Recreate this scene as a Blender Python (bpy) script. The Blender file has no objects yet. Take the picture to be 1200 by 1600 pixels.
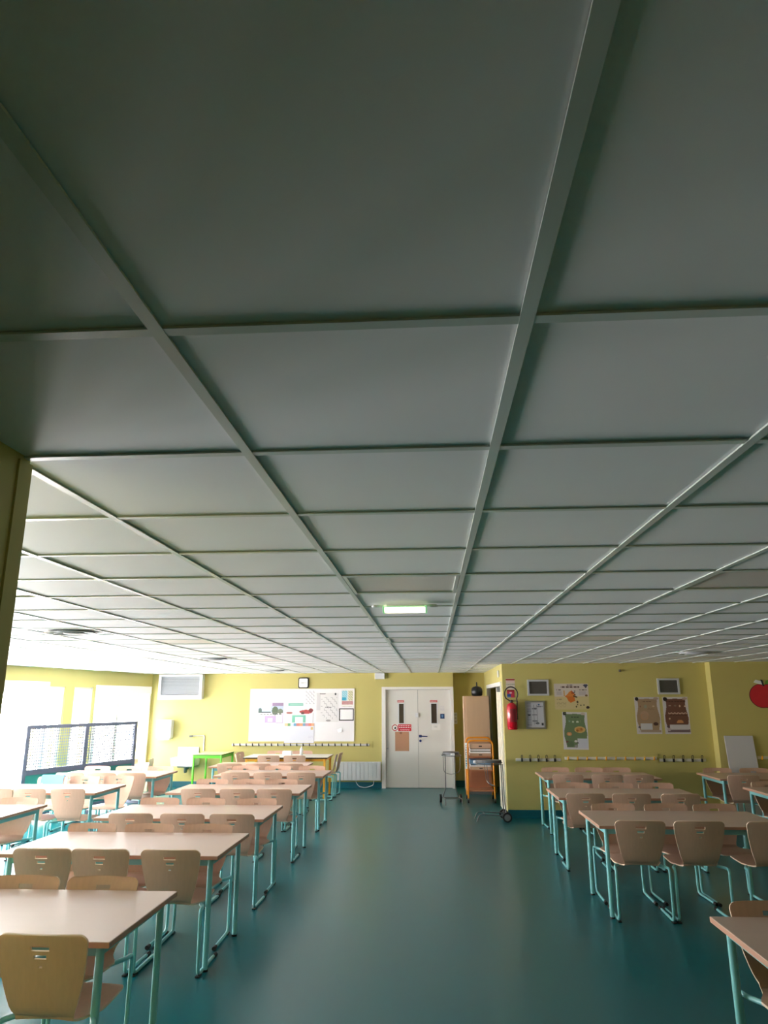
import bpy, bmesh, math, random
from mathutils import Vector, Matrix
from math import sin, cos, pi, radians

random.seed(7)
SC = bpy.context.scene
COL = SC.collection

# ------------------------------------------------------------------ camera
CAM_H = 1.839                     # lens height above the floor
ZC = 2.423                        # ceiling height
F_PX, PITCH, YAW, ROLL = 1115.986, 0.2576, -0.0632, -0.0029
cam_d = bpy.data.cameras.new('camera')
cam_d.sensor_fit = 'HORIZONTAL'
cam_d.sensor_width = 36.0
cam_d.lens = F_PX * 36.0 / 1200.0
cam_d.clip_start = 0.05
cam_d.clip_end = 200
cam = bpy.data.objects.new('camera', cam_d)
COL.objects.link(cam)
_f = Vector((sin(YAW) * cos(PITCH), cos(YAW) * cos(PITCH), sin(PITCH)))
_r = Vector((cos(YAW), -sin(YAW), 0))
_u = _r.cross(_f)
_r2 = cos(ROLL) * _r + sin(ROLL) * _u
_u2 = -sin(ROLL) * _r + cos(ROLL) * _u
cam.matrix_world = Matrix(((_r2.x, _u2.x, -_f.x, 0), (_r2.y, _u2.y, -_f.y, 0), (_r2.z, _u2.z, -_f.z, CAM_H), (0, 0, 0, 1)))
SC.camera = cam

# ------------------------------------------------------------------ sky light and exposure
world = bpy.data.worlds.new('overcast_sky')
SC.world = world
world.use_nodes = True
_bg = world.node_tree.nodes['Background']
_bg.inputs['Color'].default_value = (1.0, 0.95, 0.945, 1)
_bg.inputs['Strength'].default_value = 10.0
SC.view_settings.view_transform = 'Standard'
SC.view_settings.look = 'None'
SC.view_settings.gamma = 1.0
SC.view_settings.use_curve_mapping = False
SC.view_settings.exposure = 2.05
try:
    SC.cycles.use_denoising = True
    SC.cycles.max_bounces = 10
    SC.cycles.diffuse_bounces = 6
    SC.cycles.transparent_max_bounces = 12
    SC.cycles.caustics_reflective = False
    SC.cycles.caustics_refractive = False
except Exception:
    pass

# the slanting window wall on the left: a point at depth y lies on this line
LW0 = Vector((-6.35, 16.40, 0))
LWD = Vector((-0.175, -1.0, 0)).normalized()      # runs from the far corner towards the near end
LWN = Vector((-LWD.y, LWD.x, 0)) * -1             # pointing out of the room
if LWN.x > 0:
    LWN = -LWN
def lw_s(y):
    return (LW0.y - y) / -LWD.y
LW_ANG = math.atan2(LWD.y, LWD.x)
def lw_pt(s, off=0.0, z=0.0):
    p = LW0 + LWD * s + LWN * off
    return Vector((p.x, p.y, z))

# openings of the window wall: (y far, y near, sill, head)
OPEN = [(16.30, 14.37, 0.05, 2.13), (14.30, 13.70, 0.05, 2.10), (13.45, 13.00, 0.05, 2.10), (12.93, 10.70, 0.05, 2.16), (10.3, 8.3, 0.05, 2.13), (7.9, 5.9, 0.05, 2.13), (5.5, 4.2, 0.05, 2.13)]
# daylight portals in the window openings guide the sky light
for (ya, yb, za, zb) in OPEN:
    ld = bpy.data.lights.new('window_daylight', 'AREA')
    ld.shape = 'RECTANGLE'
    sa, sb = lw_s(ya), lw_s(yb)
    ld.size = abs(sb - sa)
    ld.size_y = zb - za
    ld.cycles.is_portal = True
    lo = bpy.data.objects.new('window_daylight', ld)
    COL.objects.link(lo)
    lo.location = lw_pt((sa + sb) / 2, 0.16, (za + zb) / 2)
    inward = -LWN
    lo.rotation_euler = inward.to_track_quat('-Z', 'Z').to_euler()

# ------------------------------------------------------------------ materials
MATS = {}
def lin(c):
    return tuple(((v / 255) / 12.92 if v / 255 <= 0.04045 else ((v / 255 + 0.055) / 1.055) ** 2.4) for v in c)
def mat(name, rgb, rough=0.5, metal=0.0, noise=None, bump=None, emit=None, spec=None, coat=None):
    """rgb in 0..255 display values; noise = (scale, amount[, stretch]) varies the colour; bump = (scale, strength)"""
    if name in MATS:
        return MATS[name]
    m = bpy.data.materials.new(name)
    m.use_nodes = True
    nt = m.node_tree
    b = nt.nodes['Principled BSDF']
    base = lin(rgb)
    b.inputs['Base Color'].default_value = (*base, 1)
    b.inputs['Roughness'].default_value = rough
    b.inputs['Metallic'].default_value = metal
    if spec is not None:
        b.inputs['Specular IOR Level'].default_value = spec
    if coat is not None:
        b.inputs['Coat Weight'].default_value = coat[0]
        b.inputs['Coat Roughness'].default_value = coat[1]
    if noise or bump:
        tc = nt.nodes.new('ShaderNodeTexCoord')
    if noise:
        mp = nt.nodes.new('ShaderNodeMapping')
        st = noise[2] if len(noise) > 2 else (1, 1, 1)
        mp.inputs['Scale'].default_value = st
        nz = nt.nodes.new('ShaderNodeTexNoise')
        nz.inputs['Scale'].default_value = noise[0]
        nz.inputs['Detail'].default_value = 5
        mx = nt.nodes.new('ShaderNodeMix')
        mx.data_type = 'RGBA'
        a = noise[1]
        mx.inputs['A'].default_value = (*[max(0, v * (1 - a)) for v in base], 1)
        mx.inputs['B'].default_value = (*[min(1, v * (1 + a)) for v in base], 1)
        nt.links.new(tc.outputs['Object'], mp.inputs['Vector'])
        nt.links.new(mp.outputs['Vector'], nz.inputs['Vector'])
        nt.links.new(nz.outputs['Fac'], mx.inputs['Factor'])
        nt.links.new(mx.outputs['Result'], b.inputs['Base Color'])
    if bump:
        n2 = nt.nodes.new('ShaderNodeTexNoise')
        n2.inputs['Scale'].default_value = bump[0]
        n2.inputs['Detail'].default_value = 3
        bp = nt.nodes.new('ShaderNodeBump')
        bp.inputs['Strength'].default_value = bump[1]
        bp.inputs['Distance'].default_value = 0.01
        nt.links.new(tc.outputs['Object'], n2.inputs['Vector'])
        nt.links.new(n2.outputs['Fac'], bp.inputs['Height'])
        nt.links.new(bp.outputs['Normal'], b.inputs['Normal'])
    if emit:
        b.inputs['Emission Color'].default_value = (*lin(emit[0]), 1)
        b.inputs['Emission Strength'].default_value = emit[1]
    MATS[name] = m
    return m

def glass_mat(name, tint=(1, 1, 1), gloss=0.06):
    m = bpy.data.materials.new(name)
    m.use_nodes = True
    nt = m.node_tree
    nt.nodes.clear()
    out = nt.nodes.new('ShaderNodeOutputMaterial')
    tr = nt.nodes.new('ShaderNodeBsdfTransparent')
    tr.inputs['Color'].default_value = (*tint, 1)
    gl = nt.nodes.new('ShaderNodeBsdfGlossy')
    gl.inputs['Roughness'].default_value = 0.02
    mx = nt.nodes.new('ShaderNodeMixShader')
    mx.inputs['Fac'].default_value = gloss
    nt.links.new(tr.outputs[0], mx.inputs[1])
    nt.links.new(gl.outputs[0], mx.inputs[2])
    nt.links.new(mx.outputs[0], out.inputs['Surface'])
    MATS[name] = m
    return m

def mesh_screen_mat(name):
    """perforated grey screen sheet: round holes are see-through"""
    m = bpy.data.materials.new(name)
    m.use_nodes = True
    nt = m.node_tree
    b = nt.nodes['Principled BSDF']
    b.inputs['Base Color'].default_value = (*lin((150, 155, 170)), 1)
    b.inputs['Roughness'].default_value = 0.5
    out = nt.nodes['Material Output']
    tr = nt.nodes.new('ShaderNodeBsdfTransparent')
    mx = nt.nodes.new('ShaderNodeMixShader')
    tc = nt.nodes.new('ShaderNodeTexCoord')
    sp = nt.nodes.new('ShaderNodeSeparateXYZ')
    nt.links.new(tc.outputs['Object'], sp.inputs[0])
    def frac(sock, k):
        a = nt.nodes.new('ShaderNodeMath'); a.operation = 'MULTIPLY'; a.inputs[1].default_value = k
        nt.links.new(sock, a.inputs[0])
        f = nt.nodes.new('ShaderNodeMath'); f.operation = 'FRACT'
        nt.links.new(a.outputs[0], f.inputs[0])
        s = nt.nodes.new('ShaderNodeMath'); s.operation = 'SUBTRACT'; s.inputs[1].default_value = 0.5
        nt.links.new(f.outputs[0], s.inputs[0])
        q = nt.nodes.new('ShaderNodeMath'); q.operation = 'MULTIPLY'
        nt.links.new(s.outputs[0], q.inputs[0]); nt.links.new(s.outputs[0], q.inputs[1])
        return q
    qx, qz = frac(sp.outputs['X'], 22.0), frac(sp.outputs['Z'], 22.0)
    ad = nt.nodes.new('ShaderNodeMath'); ad.operation = 'ADD'
    nt.links.new(qx.outputs[0], ad.inputs[0]); nt.links.new(qz.outputs[0], ad.inputs[1])
    lt = nt.nodes.new('ShaderNodeMath'); lt.operation = 'LESS_THAN'; lt.inputs[1].default_value = 0.19
    nt.links.new(ad.outputs[0], lt.inputs[0])
    nt.links.new(lt.outputs[0], mx.inputs['Fac'])
    nt.links.new(b.outputs[0], mx.inputs[1])
    nt.links.new(tr.outputs[0], mx.inputs[2])
    nt.links.new(mx.outputs[0], out.inputs['Surface'])
    MATS[name] = m
    return m

def print_mat():
    m = bpy.data.materials.new('printed_paper')
    m.use_nodes = True
    b = m.node_tree.nodes['Principled BSDF']
    at = m.node_tree.nodes.new('ShaderNodeAttribute')
    at.attribute_name = 'print'
    m.node_tree.links.new(at.outputs['Color'], b.inputs['Base Color'])
    b.inputs['Roughness'].default_value = 0.55
    MATS['printed_paper'] = m
    return m

M_WALL = mat('yellow_paint', (196, 185, 114), 0.5, noise=(1.3, 0.03), bump=(90, 0.04))
M_TILE = mat('fleece_ceiling_tile', (243, 243, 245), 0.6, noise=(3.0, 0.02), bump=(220, 0.025))
M_GRID = mat('white_ceiling_rail', (206, 214, 208), 0.32)
M_DIFF = mat('pale_diffuser', (222, 214, 208), 0.4)
M_WHITE = mat('white_lacquer', (232, 230, 226), 0.4)
M_WHITEP = mat('white_plastic', (222, 224, 228), 0.35)
M_DOOR = mat('white_door_paint', (224, 222, 218), 0.45, noise=(2, 0.02))
M_TEAL = mat('turquoise_tube_paint', (132, 202, 206), 0.3)
M_TEALP = mat('teal_panel', (52, 150, 140), 0.5)
M_SKIRT = mat('teal_vinyl_skirting', (14, 96, 112), 0.35)
M_BLACK = mat('black_rubber', (22, 22, 24), 0.5)
M_DGREY = mat('dark_grey_metal', (104, 110, 130), 0.45)
M_GREY = mat('grey_plastic', (120, 122, 124), 0.45)
M_LGREY = mat('light_grey_plastic', (190, 192, 196), 0.4)
M_CHROME = mat('chrome_wire', (112, 114, 116), 0.3, 0.6)
M_LID = mat('grey_lid_plastic', (88, 90, 92), 0.5)
M_ALU = mat('brushed_aluminium', (188, 188, 186), 0.35, 1.0)
M_ORANGE = mat('orange_tube_paint', (238, 150, 30), 0.35)
M_YORANGE = mat('amber_table_paint', (232, 168, 40), 0.4)
M_GREEN = mat('bright_green_paint', (84, 190, 34), 0.35)
M_RED = mat('red_enamel', (196, 18, 42), 0.22, coat=(0.5, 0.1))
M_SRED = mat('red_label_print', (196, 44, 52), 0.5)
M_NAVY = mat('navy_plastic', (26, 44, 112), 0.35)
M_BLUE = mat('sky_blue_cloth', (110, 178, 244), 0.8)
M_KRAFT = mat('kraft_paper', (186, 136, 104), 0.75, noise=(4, 0.04))
M_PAPER = mat('white_paper', (240, 240, 242), 0.7)
M_DARKGL = mat('dark_wired_glass', (78, 70, 62), 0.12)
M_GRILLE = mat('dark_grille', (96, 92, 86), 0.6)
M_CARD = mat('beige_card', (206, 190, 168), 0.8)
M_CREAM = mat('cream_door_paint', (232, 224, 204), 0.5)
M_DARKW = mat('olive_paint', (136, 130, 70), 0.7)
M_CONC = mat('pale_concrete', (222, 220, 214), 0.9, noise=(0.7, 0.05))
M_CABINET = mat('beech_veneer', (206, 172, 140), 0.5, noise=(3.0, 0.06, (6, 6, 0.5)))
M_SHELF = mat('cherry_shelf_board', (186, 122, 88), 0.5, noise=(3.0, 0.06, (0.6, 6, 6)))
M_PLY = mat('beech_plywood', (208, 170, 148), 0.42, noise=(6.0, 0.09, (9, 9, 0.6)))
M_PLYE = mat('pale_plywood_edge', (232, 206, 180), 0.5)
M_TOP = mat('beech_laminate', (204, 175, 158), 0.36, noise=(2.0, 0.035, (0.6, 8, 8)), spec=0.3)
M_TOPE = mat('beech_edge_band', (186, 140, 116), 0.4)
M_DEDGE = mat('dark_edge_band', (60, 46, 38), 0.4)
M_GLASS = glass_mat('window_glass')
M_GLASS_DIM = glass_mat('dimming_window_glass', (.66, .66, .68))  # tint added to weaken the daylight falling on the far window corner
M_SCREEN = mesh_screen_mat('perforated_screen')
M_PRINT = print_mat()

def floor_mat():
    m = bpy.data.materials.new('teal_vinyl_floor')
    m.use_nodes = True
    nt = m.node_tree
    b = nt.nodes['Principled BSDF']
    b.inputs['Base Color'].default_value = (*lin((0, 99, 107)), 1)
    b.inputs['Specular IOR Level'].default_value = 0.5
    b.inputs['Roughness'].default_value = 0.285
    return m
M_FLOOR = floor_mat()

# ------------------------------------------------------------------ mesh helpers
class MB:
    """collects shapes; build() links them as one mesh object"""
    def __init__(self):
        self.v, self.f, self.m = [], [], []
    def add(self, vs, fs, mi=0, M=None):
        o = len(self.v)
        self.v += [tuple(M @ Vector(p)) if M is not None else tuple(p) for p in vs]
        self.f += [tuple(i + o for i in f) for f in fs]
        self.m += [mi] * len(fs)
        return self
    def box(self, x0, x1, y0, y1, z0, z1, mi=0, bev=0.0, M=None):
        if bev <= 0:
            vs = [(x, y, z) for z in (z0, z1) for y in (y0, y1) for x in (x0, x1)]
            fs = [(0, 2, 3, 1), (4, 5, 7, 6), (0, 1, 5, 4), (2, 6, 7, 3), (0, 4, 6, 2), (1, 3, 7, 5)]
            return self.add(vs, fs, mi, M)
        bm = bmesh.new()
        bmesh.ops.create_cube(bm, size=1)
        for v in bm.verts:
            v.co = Vector(((x0 + x1) / 2 + v.co.x * (x1 - x0), (y0 + y1) / 2 + v.co.y * (y1 - y0), (z0 + z1) / 2 + v.co.z * (z1 - z0)))
        bmesh.ops.bevel(bm, geom=bm.edges[:], offset=bev, segments=2, profile=0.5, affect='EDGES')
        bm.verts.index_update()
        self.add([v.co[:] for v in bm.verts], [[v.index for v in f.verts] for f in bm.faces], mi, M)
        bm.free()
        return self
    def tube(self, pts, r, n=10, mi=0, caps=True, M=None, closed=False):
        pts = [Vector(p) for p in pts]
        rings = []
        t0 = (pts[1] - pts[0]).normalized()
        up = Vector((0, 0, 1)) if abs(t0.z) < 0.9 else Vector((1, 0, 0))
        nx = t0.cross(up).normalized()
        N = len(pts)
        for i, p in enumerate(pts):
            if closed:
                t = (pts[(i + 1) % N] - pts[i - 1]).normalized()
            else:
                t = (pts[min(i + 1, N - 1)] - pts[max(i - 1, 0)]).normalized()
            nx = (nx - t * nx.dot(t)).normalized()
            ny = t.cross(nx)
            rr = r[i] if isinstance(r, (list, tuple)) else r
            rings.append([p + (nx * cos(2 * pi * k / n) + ny * sin(2 * pi * k / n)) * rr for k in range(n)])
        vs = [q for ring in rings for q in ring]
        fs = []
        for i in range(N if closed else N - 1):
            j = (i + 1) % N
            for k in range(n):
                a, b_ = i * n + k, i * n + (k + 1) % n
                c, d = j * n + (k + 1) % n, j * n + k
                fs.append((a, b_, c, d))
        if caps and not closed:
            fs.append(tuple(range(n))[::-1])
            fs.append(tuple((N - 1) * n + k for k in range(n)))
        return self.add(vs, fs, mi, M)
    def cyl(self, p0, p1, r, n=14, mi=0, M=None):
        return self.tube([p0, p1], r, n, mi, True, M)
    def lathe(self, prof, n=20, mi=0, M=None):
        """prof: (radius, z) from bottom to top, spun about the local z axis"""
        vs, fs = [], []
        for (r, z) in prof:
            for k in range(n):
                vs.append((r * cos(2 * pi * k / n), r * sin(2 * pi * k / n), z))
        for i in range(len(prof) - 1):
            for k in range(n):
                fs.append((i * n + k, i * n + (k + 1) % n, (i + 1) * n + (k + 1) % n, (i + 1) * n + k))
        fs.append(tuple(range(n))[::-1])
        fs.append(tuple((len(prof) - 1) * n + k for k in range(n)))
        return self.add(vs, fs, mi, M)
    def prism(self, poly, t0, t1, axis='y', mi=0, M=None):
        """poly: 2D outline; axis 'y' -> (x,z) outline extruded in y; 'z' -> (x,y); 'x' -> (y,z)"""
        def P(a, b, t):
            return (a, t, b) if axis == 'y' else ((a, b, t) if axis == 'z' else (t, a, b))
        n = len(poly)
        vs = [P(a, b, t0) for a, b in poly] + [P(a, b, t1) for a, b in poly]
        fs = [tuple(range(n)), tuple(range(2 * n - 1, n - 1, -1))]
        fs += [(i, i + n, (i + 1) % n + n, (i + 1) % n) for i in range(n)]
        return self.add(vs, fs, mi, M)
    def sheet(self, grid, keep, thick, mi=0, edge_mi=1):
        """thick curved sheet from a grid of (point, normal); keep(i, j) tells which cells exist"""
        R, C = len(grid), len(grid[0])
        base = len(self.v)
        for row in grid:
            for (p, n) in row:
                self.v.append(tuple(p + n * (thick / 2)))
        for row in grid:
            for (p, n) in row:
                self.v.append(tuple(p - n * (thick / 2)))
        top = lambda i, j: base + i * C + j
        bot = lambda i, j: base + R * C + i * C + j
        cells = {(i, j) for i in range(R - 1) for j in range(C - 1) if keep(i, j)}
        for (i, j) in cells:
            self.f.append((top(i, j), top(i, j + 1), top(i + 1, j + 1), top(i + 1, j))); self.m.append(mi)
            self.f.append((bot(i, j), bot(i + 1, j), bot(i + 1, j + 1), bot(i, j + 1))); self.m.append(mi)
            for (di, dj, a, b_) in ((-1, 0, (i, j), (i, j + 1)), (1, 0, (i + 1, j + 1), (i + 1, j)), (0, -1, (i + 1, j), (i, j)), (0, 1, (i, j + 1), (i + 1, j + 1))):
                if (i + di, j + dj) not in cells:
                    self.f.append((top(*b_), top(*a), bot(*a), bot(*b_))); self.m.append(edge_mi)
        return self
    def mesh(self, name, mats, smooth=None):
        me = bpy.data.meshes.new(name)
        me.from_pydata(self.v, [], self.f)
        used = [False] * len(self.v)
        for f in self.f:
            for i in f:
                used[i] = True
        if not all(used):
            bm = bmesh.new(); bm.from_mesh(me)
            bmesh.ops.delete(bm, geom=[v for v in bm.verts if not v.link_faces], context='VERTS')
            bm.to_mesh(me); bm.free()
        if not isinstance(mats, (list, tuple)):
            mats = [mats]
        for m in mats:
            me.materials.append(m)
        me.polygons.foreach_set('material_index', [min(i, len(mats) - 1) for i in self.m])
        bm = bmesh.new(); bm.from_mesh(me)
        bmesh.ops.recalc_face_normals(bm, faces=bm.faces[:])
        bm.to_mesh(me); bm.free()
        if smooth:
            me.polygons.foreach_set('use_smooth', [True] * len(me.polygons))
            me.set_sharp_from_angle(angle=radians(smooth))
        me.update()
        return me
    def build(self, name, mats, parent=None, smooth=None):
        o = bpy.data.objects.new(name, self.mesh(name, mats, smooth))
        COL.objects.link(o)
        if parent is not None:
            o.parent = parent
        return o

def fillet(pts, rad, seg=6):
    """round the corners of a polyline"""
    pts = [Vector(p) for p in pts]
    out = [pts[0]]
    for i in range(1, len(pts) - 1):
        a, b_, c = pts[i - 1], pts[i], pts[i + 1]
        r = rad[i - 1] if isinstance(rad, (list, tuple)) else rad
        d1, d2 = (a - b_), (c - b_)
        k = min(r, d1.length * 0.49, d2.length * 0.49)
        p1, p2 = b_ + d1.normalized() * k, b_ + d2.normalized() * k
        for s in range(seg + 1):
            t = s / seg
            out.append((1 - t) ** 2 * p1 + 2 * t * (1 - t) * b_ + t ** 2 * p2)
    out.append(pts[-1])
    return out

def tag(o, label=None, cat=None, group=None, kind=None):
    if label: o['label'] = label
    if cat: o['category'] = cat
    if group: o['group'] = group
    if kind: o['kind'] = kind
    return o
def thing(name, label, cat, loc=(0, 0, 0), rz=0.0, group=None):
    o = bpy.data.objects.new(name, None)
    o.empty_display_size = 0.1
    COL.objects.link(o)
    o.location = loc
    o.rotation_euler = (0, 0, rz)
    return tag(o, label, cat, group)
def struct(name, mb, m, parent=None, smooth=None, label=None):
    o = mb.build(name, m, parent, smooth)
    if parent is None:
        o['kind'] = 'structure'
        if label:
            o['label'] = label
    return o
def copy_tree(o, parent=None):
    c = o.copy()
    COL.objects.link(c)
    c.parent = parent
    for ch in list(o.children):
        copy_tree(ch, c)
    return c
def wall_panel(mb, xs, zs, holes, y0, y1, M=None):
    """upright slab with rectangular holes, one connected mesh. xs, zs: extents; holes: (x0, x1, z0, z1)"""
    X = sorted({*xs, *[h[0] for h in holes], *[h[1] for h in holes]})
    Z = sorted({*zs, *[h[2] for h in holes], *[h[3] for h in holes]})
    tmp = MB()
    grid = [[(Vector((x, (y0 + y1) / 2, z)), Vector((0, 1, 0))) for x in X] for z in Z]
    def keep(i, j):
        cx, cz = (X[j] + X[j + 1]) / 2, (Z[i] + Z[i + 1]) / 2
        return not any(h[0] < cx < h[1] and h[2] < cz < h[3] for h in holes)
    tmp.sheet(grid, keep, abs(y1 - y0), 0, 0)
    mb.add(tmp.v, tmp.f, 0, M)
    return mb
def poster_mesh(name, w, h, nx, nz, paint, thick=0.002, outline=None):
    """flat printed sheet in the local xz plane, facing -y; paint(u, v) gives a display colour, u right, v up"""
    vs, fs, cols = [], [], []
    for j in range(nz + 1):
        for i in range(nx + 1):
            vs.append((w * i / nx, -thick, h * j / nz))
    for j in range(nz):
        for i in range(nx):
            fs.append((j * (nx + 1) + i, j * (nx + 1) + i + 1, (j + 1) * (nx + 1) + i + 1, (j + 1) * (nx + 1) + i))
            cols.append(lin(paint((i + .5) / nx, (j + .5) / nz)))
    n0 = len(vs)
    vs += [(0, 0, 0), (w, 0, 0), (w, 0, h), (0, 0, h)]
    fs.append((n0 + 3, n0 + 2, n0 + 1, n0))
    cols.append((.8, .8, .8))
    bot = [i for i in range(nx + 1)]
    top = [nz * (nx + 1) + i for i in range(nx + 1)]
    lef = [j * (nx + 1) for j in range(nz + 1)]
    rig = [j * (nx + 1) + nx for j in range(nz + 1)]
    for poly in ([n0, n0 + 1] + bot[::-1], [n0 + 2, n0 + 3] + top, [n0 + 3, n0] + lef, [n0 + 1, n0 + 2] + rig[::-1]):
        fs.append(tuple(poly)); cols.append((.8, .8, .8))
    me = bpy.data.meshes.new(name)
    me.from_pydata(vs, [], fs)
    me.materials.append(M_PRINT)
    ca = me.color_attributes.new('print', 'FLOAT_COLOR', 'CORNER')
    data = []
    for p, c in zip(me.polygons, cols):
        for _ in p.loop_indices:
            data += [*c, 1.0]
    ca.data.foreach_set('color', data)
    return me
def poster(name, label, cat, x0, x1, z0, z1, ywall, nx, nz, paint, group=None, parent=None, tilt=0.0):
    me = poster_mesh(name, x1 - x0, z1 - z0, nx, nz, paint)
    o = bpy.data.objects.new(name, me)
    COL.objects.link(o)
    o.location = (x0, ywall, z0)
    o.rotation_euler = (0, tilt, 0)
    if parent is None:
        tag(o, label, cat, group)
    else:
        o.parent = parent
    return o
def rect(u0, u1, v0, v1):
    return lambda u, v: u0 <= u <= u1 and v0 <= v <= v1
def ell(cu, cv, ru, rv):
    return lambda u, v: ((u - cu) / ru) ** 2 + ((v - cv) / rv) ** 2 <= 1
def paint_list(bg, items):
    def P(u, v):
        c = bg(u, v) if callable(bg) else bg
        for test, col in items:
            if test(u, v):
                c = col(u, v) if callable(col) else col
        return c
    return P
def lines(u0, u1, v0, v1, n, duty=0.45):
    """rows of illegible small print"""
    def T(u, v):
        if not (u0 <= u <= u1 and v0 <= v <= v1):
            return False
        t = (v - v0) / (v1 - v0) * n
        return (t % 1) < duty and ((u * 61 + int(t) * 17.3) % 7) < 5.4
    return T

# ================================================================== THE SETTING
YB, YA, YR, YR2 = 16.40, 16.78, 12.46, 12.25
X0, Y0, TL = -0.4369, 1.0340, 0.6
ML = Matrix(((LWD.x, LWN.x, 0, LW0.x), (LWD.y, LWN.y, 0, LW0.y), (0, 0, 1, 0), (0, 0, 0, 1)))
def lw_x(y):
    return LW0.x + (y - LW0.y) * (LWD.x / LWD.y)

# floor, ground outside
fl = MB()
poly = [(lw_x(-1.6) - .05, -1.6), (8.15, -1.6), (8.15, 12.6), (3.3, 12.6), (3.3, 16.9), (lw_x(16.9) - .05, 16.9)]
fl.prism(poly, -0.12, 0.0, 'z')
struct('floor', fl, M_FLOOR, label='glossy teal vinyl floor')
# ---- walls
w = MB()
holes = [(lw_s(a), lw_s(b), z0, z1) for (a, b, z0, z1) in OPEN]
wall_panel(w, (-0.2, lw_s(1.4)), (0, 2.5), holes, 0.0, 0.26, ML)
struct('wall_left', w, M_WALL, label='yellow wall with the windows')
w = MB()
wall_panel(w, (-6.6, 0.49), (0, 2.5), [(-1.06, 0.46, -0.001, 2.10)], YB, YB + 0.16)
struct('wall_back', w, M_WALL, label='yellow back wall around the double door')
w = MB()
w.box(-1.3, 0.37, YB + .9, YB + 1.0, -.1, 2.5)  # unseen box added behind the door to stop sky light leaking through gaps
w.box(-1.4, -1.3, YB + .16, YB + 1.0, -.1, 2.5)
w.box(-1.4, .37, YB + .16, YB + 1.0, -.14, -.02)
w.box(-1.4, .37, YB + .16, YB + 1.0, 2.5, 2.56)
struct('wall_light_block', w, M_GREY, label='added backing that blocks sky light behind the double door')
w = MB()
w.box(0.37, 3.3, YA, YA + 0.12, 0, 2.5)
struct('wall_alcove', w, M_WALL, label='yellow back of the alcove beside the double door')
w = MB()
w.box(0.37, 0.49, YB + 0.16, YB + 1.0, 0, 2.5)
struct('wall_alcove_return', w, M_WALL)
w = MB()
MX = Matrix(((0, 1, 0, 0), (1, 0, 0, 0), (0, 0, 1, 0), (0, 0, 0, 1)))      # local x -> world y, local y -> world x
wall_panel(w, (YR, YA), (0, 2.5), [(12.62, 15.75, -0.001, 2.12)], 1.2, 1.32, MX)
struct('wall_alcove_side', w, M_WALL, label='yellow side wall of the alcove with a doorway')
w = MB()
w.box(1.32, 4.6, YR, YR + 0.14, 0, 2.5)
struct('wall_right_back', w, M_WALL, label='yellow wall carrying the posters and the fire extinguisher')
w = MB()
w.box(4.55, 8.1, YR2, YR, 0, 2.5)
struct('wall_right_projection', w, M_WALL, label='yellow wall standing forward beside the posters')
w = MB()
w.box(8.0, 8.15, -1.6, YR2, 0, 2.5)
struct('wall_right', w, M_WALL)
w = MB()
w.box(-1.0, 8.0, -1.6, -1.45, 0, 2.5)
struct('wall_near', w, M_WALL)
w = MB()
w.box(-1.16, -1.0, -1.45, 1.652, 0, 2.5)
struct('wall_left_near', w, M_WALL, label='dim yellow wall end at the picture edge')
w = MB()
w.box(lw_x(1.4) - .2, -1.16, 1.50, 1.652, 0, 2.5)
struct('wall_left_return', w, M_WALL)
w = MB()
w.box(-1.0, -0.994, 1.60, 1.656, 0, 2.415)
struct('trim_corner', w, M_WALL)
w = MB()
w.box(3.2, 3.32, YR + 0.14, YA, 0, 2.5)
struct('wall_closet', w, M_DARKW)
w = MB()
w.box(-0.82, 0.49, YB - 0.035, YB, 2.125, 2.45)
struct('trim_lintel', w, M_WALL, label='yellow bulkhead over the double door')

# ---- skirting
for nm, a in (('baseboard_back', (-6.5, -1.1, YB - 0.012, YB)), ('baseboard_alcove', (0.49, 1.19, YA - 0.012, YA)), ('baseboard_right_back', (1.2, 4.55, YR - 0.012, YR)),
              ('baseboard_right_projection', (4.54, 8.0, YR2 - 0.012, YR2))):
    w = MB(); w.box(a[0], a[1], a[2], a[3], 0, 0.125)
    struct(nm, w, M_SKIRT)
w = MB(); w.box(0.02, lw_s(14.4) * 0 + 0.1, -0.012, 0, 0, 0.125, 0, 0, ML)
struct('baseboard_left', w, M_SKIRT)

# ---- ceiling: backing slab, tiles, rails
cb = MB()
cb.prism([(lw_x(-1.6), -1.6), (8.15, -1.6), (8.15, 12.6), (3.3, 12.6), (3.3, 16.9), (lw_x(16.9) - 0.02, 16.9)], 2.47, 2.56, 'z')
ceiling = struct('ceiling', cb, M_TILE, label='suspended ceiling of square white tiles in a metal grid')
LUM = {(c, r) for c in (-8, -4, 0, 3, 7) for r in (-2, 4, 10, 16, 22)}
ROUND = {(-5, 8), (-5, 15), (-5, 22), (6, 14), (6, 20)}
tmb = MB(); tmb.box(0.004, TL - 0.004, 0.004, TL - 0.004, 0.0, 0.016)
tile_me = tmb.mesh('ceiling_tile', M_TILE)
cells = []
for i in range(-15, 15):
    for j in range(-5, 27):
        cx, cy = X0 + TL * (i + .5), Y0 + TL * (j + .5)
        if cy > 12.7 and cx > 3.2: continue
        if cy < -1.5 or cy > 16.8 or cx > 8.1: continue
        if cx < lw_x(cy) + 0.02 or (cx < -1.2 and cy < 1.3): continue
        cells.append((i, j, cx, cy))
def tile_size(c):
    """how large a tile shows from where the photographer stands"""
    p = Vector((c[2], c[3], ZC)) - Vector((0, 0, CAM_H))
    d = p.dot(_f)
    if d < 0.15:
        return 0
    x, y = p.dot(_r2) / d * F_PX, p.dot(_u2) / d * F_PX
    if abs(x) > 700 or abs(y) > 1000:
        return 0
    return 0.36 * 0.584 / d ** 3
cells.sort(key=tile_size, reverse=True)
plain = [c for c in cells if (c[0], c[1]) not in LUM]
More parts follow.
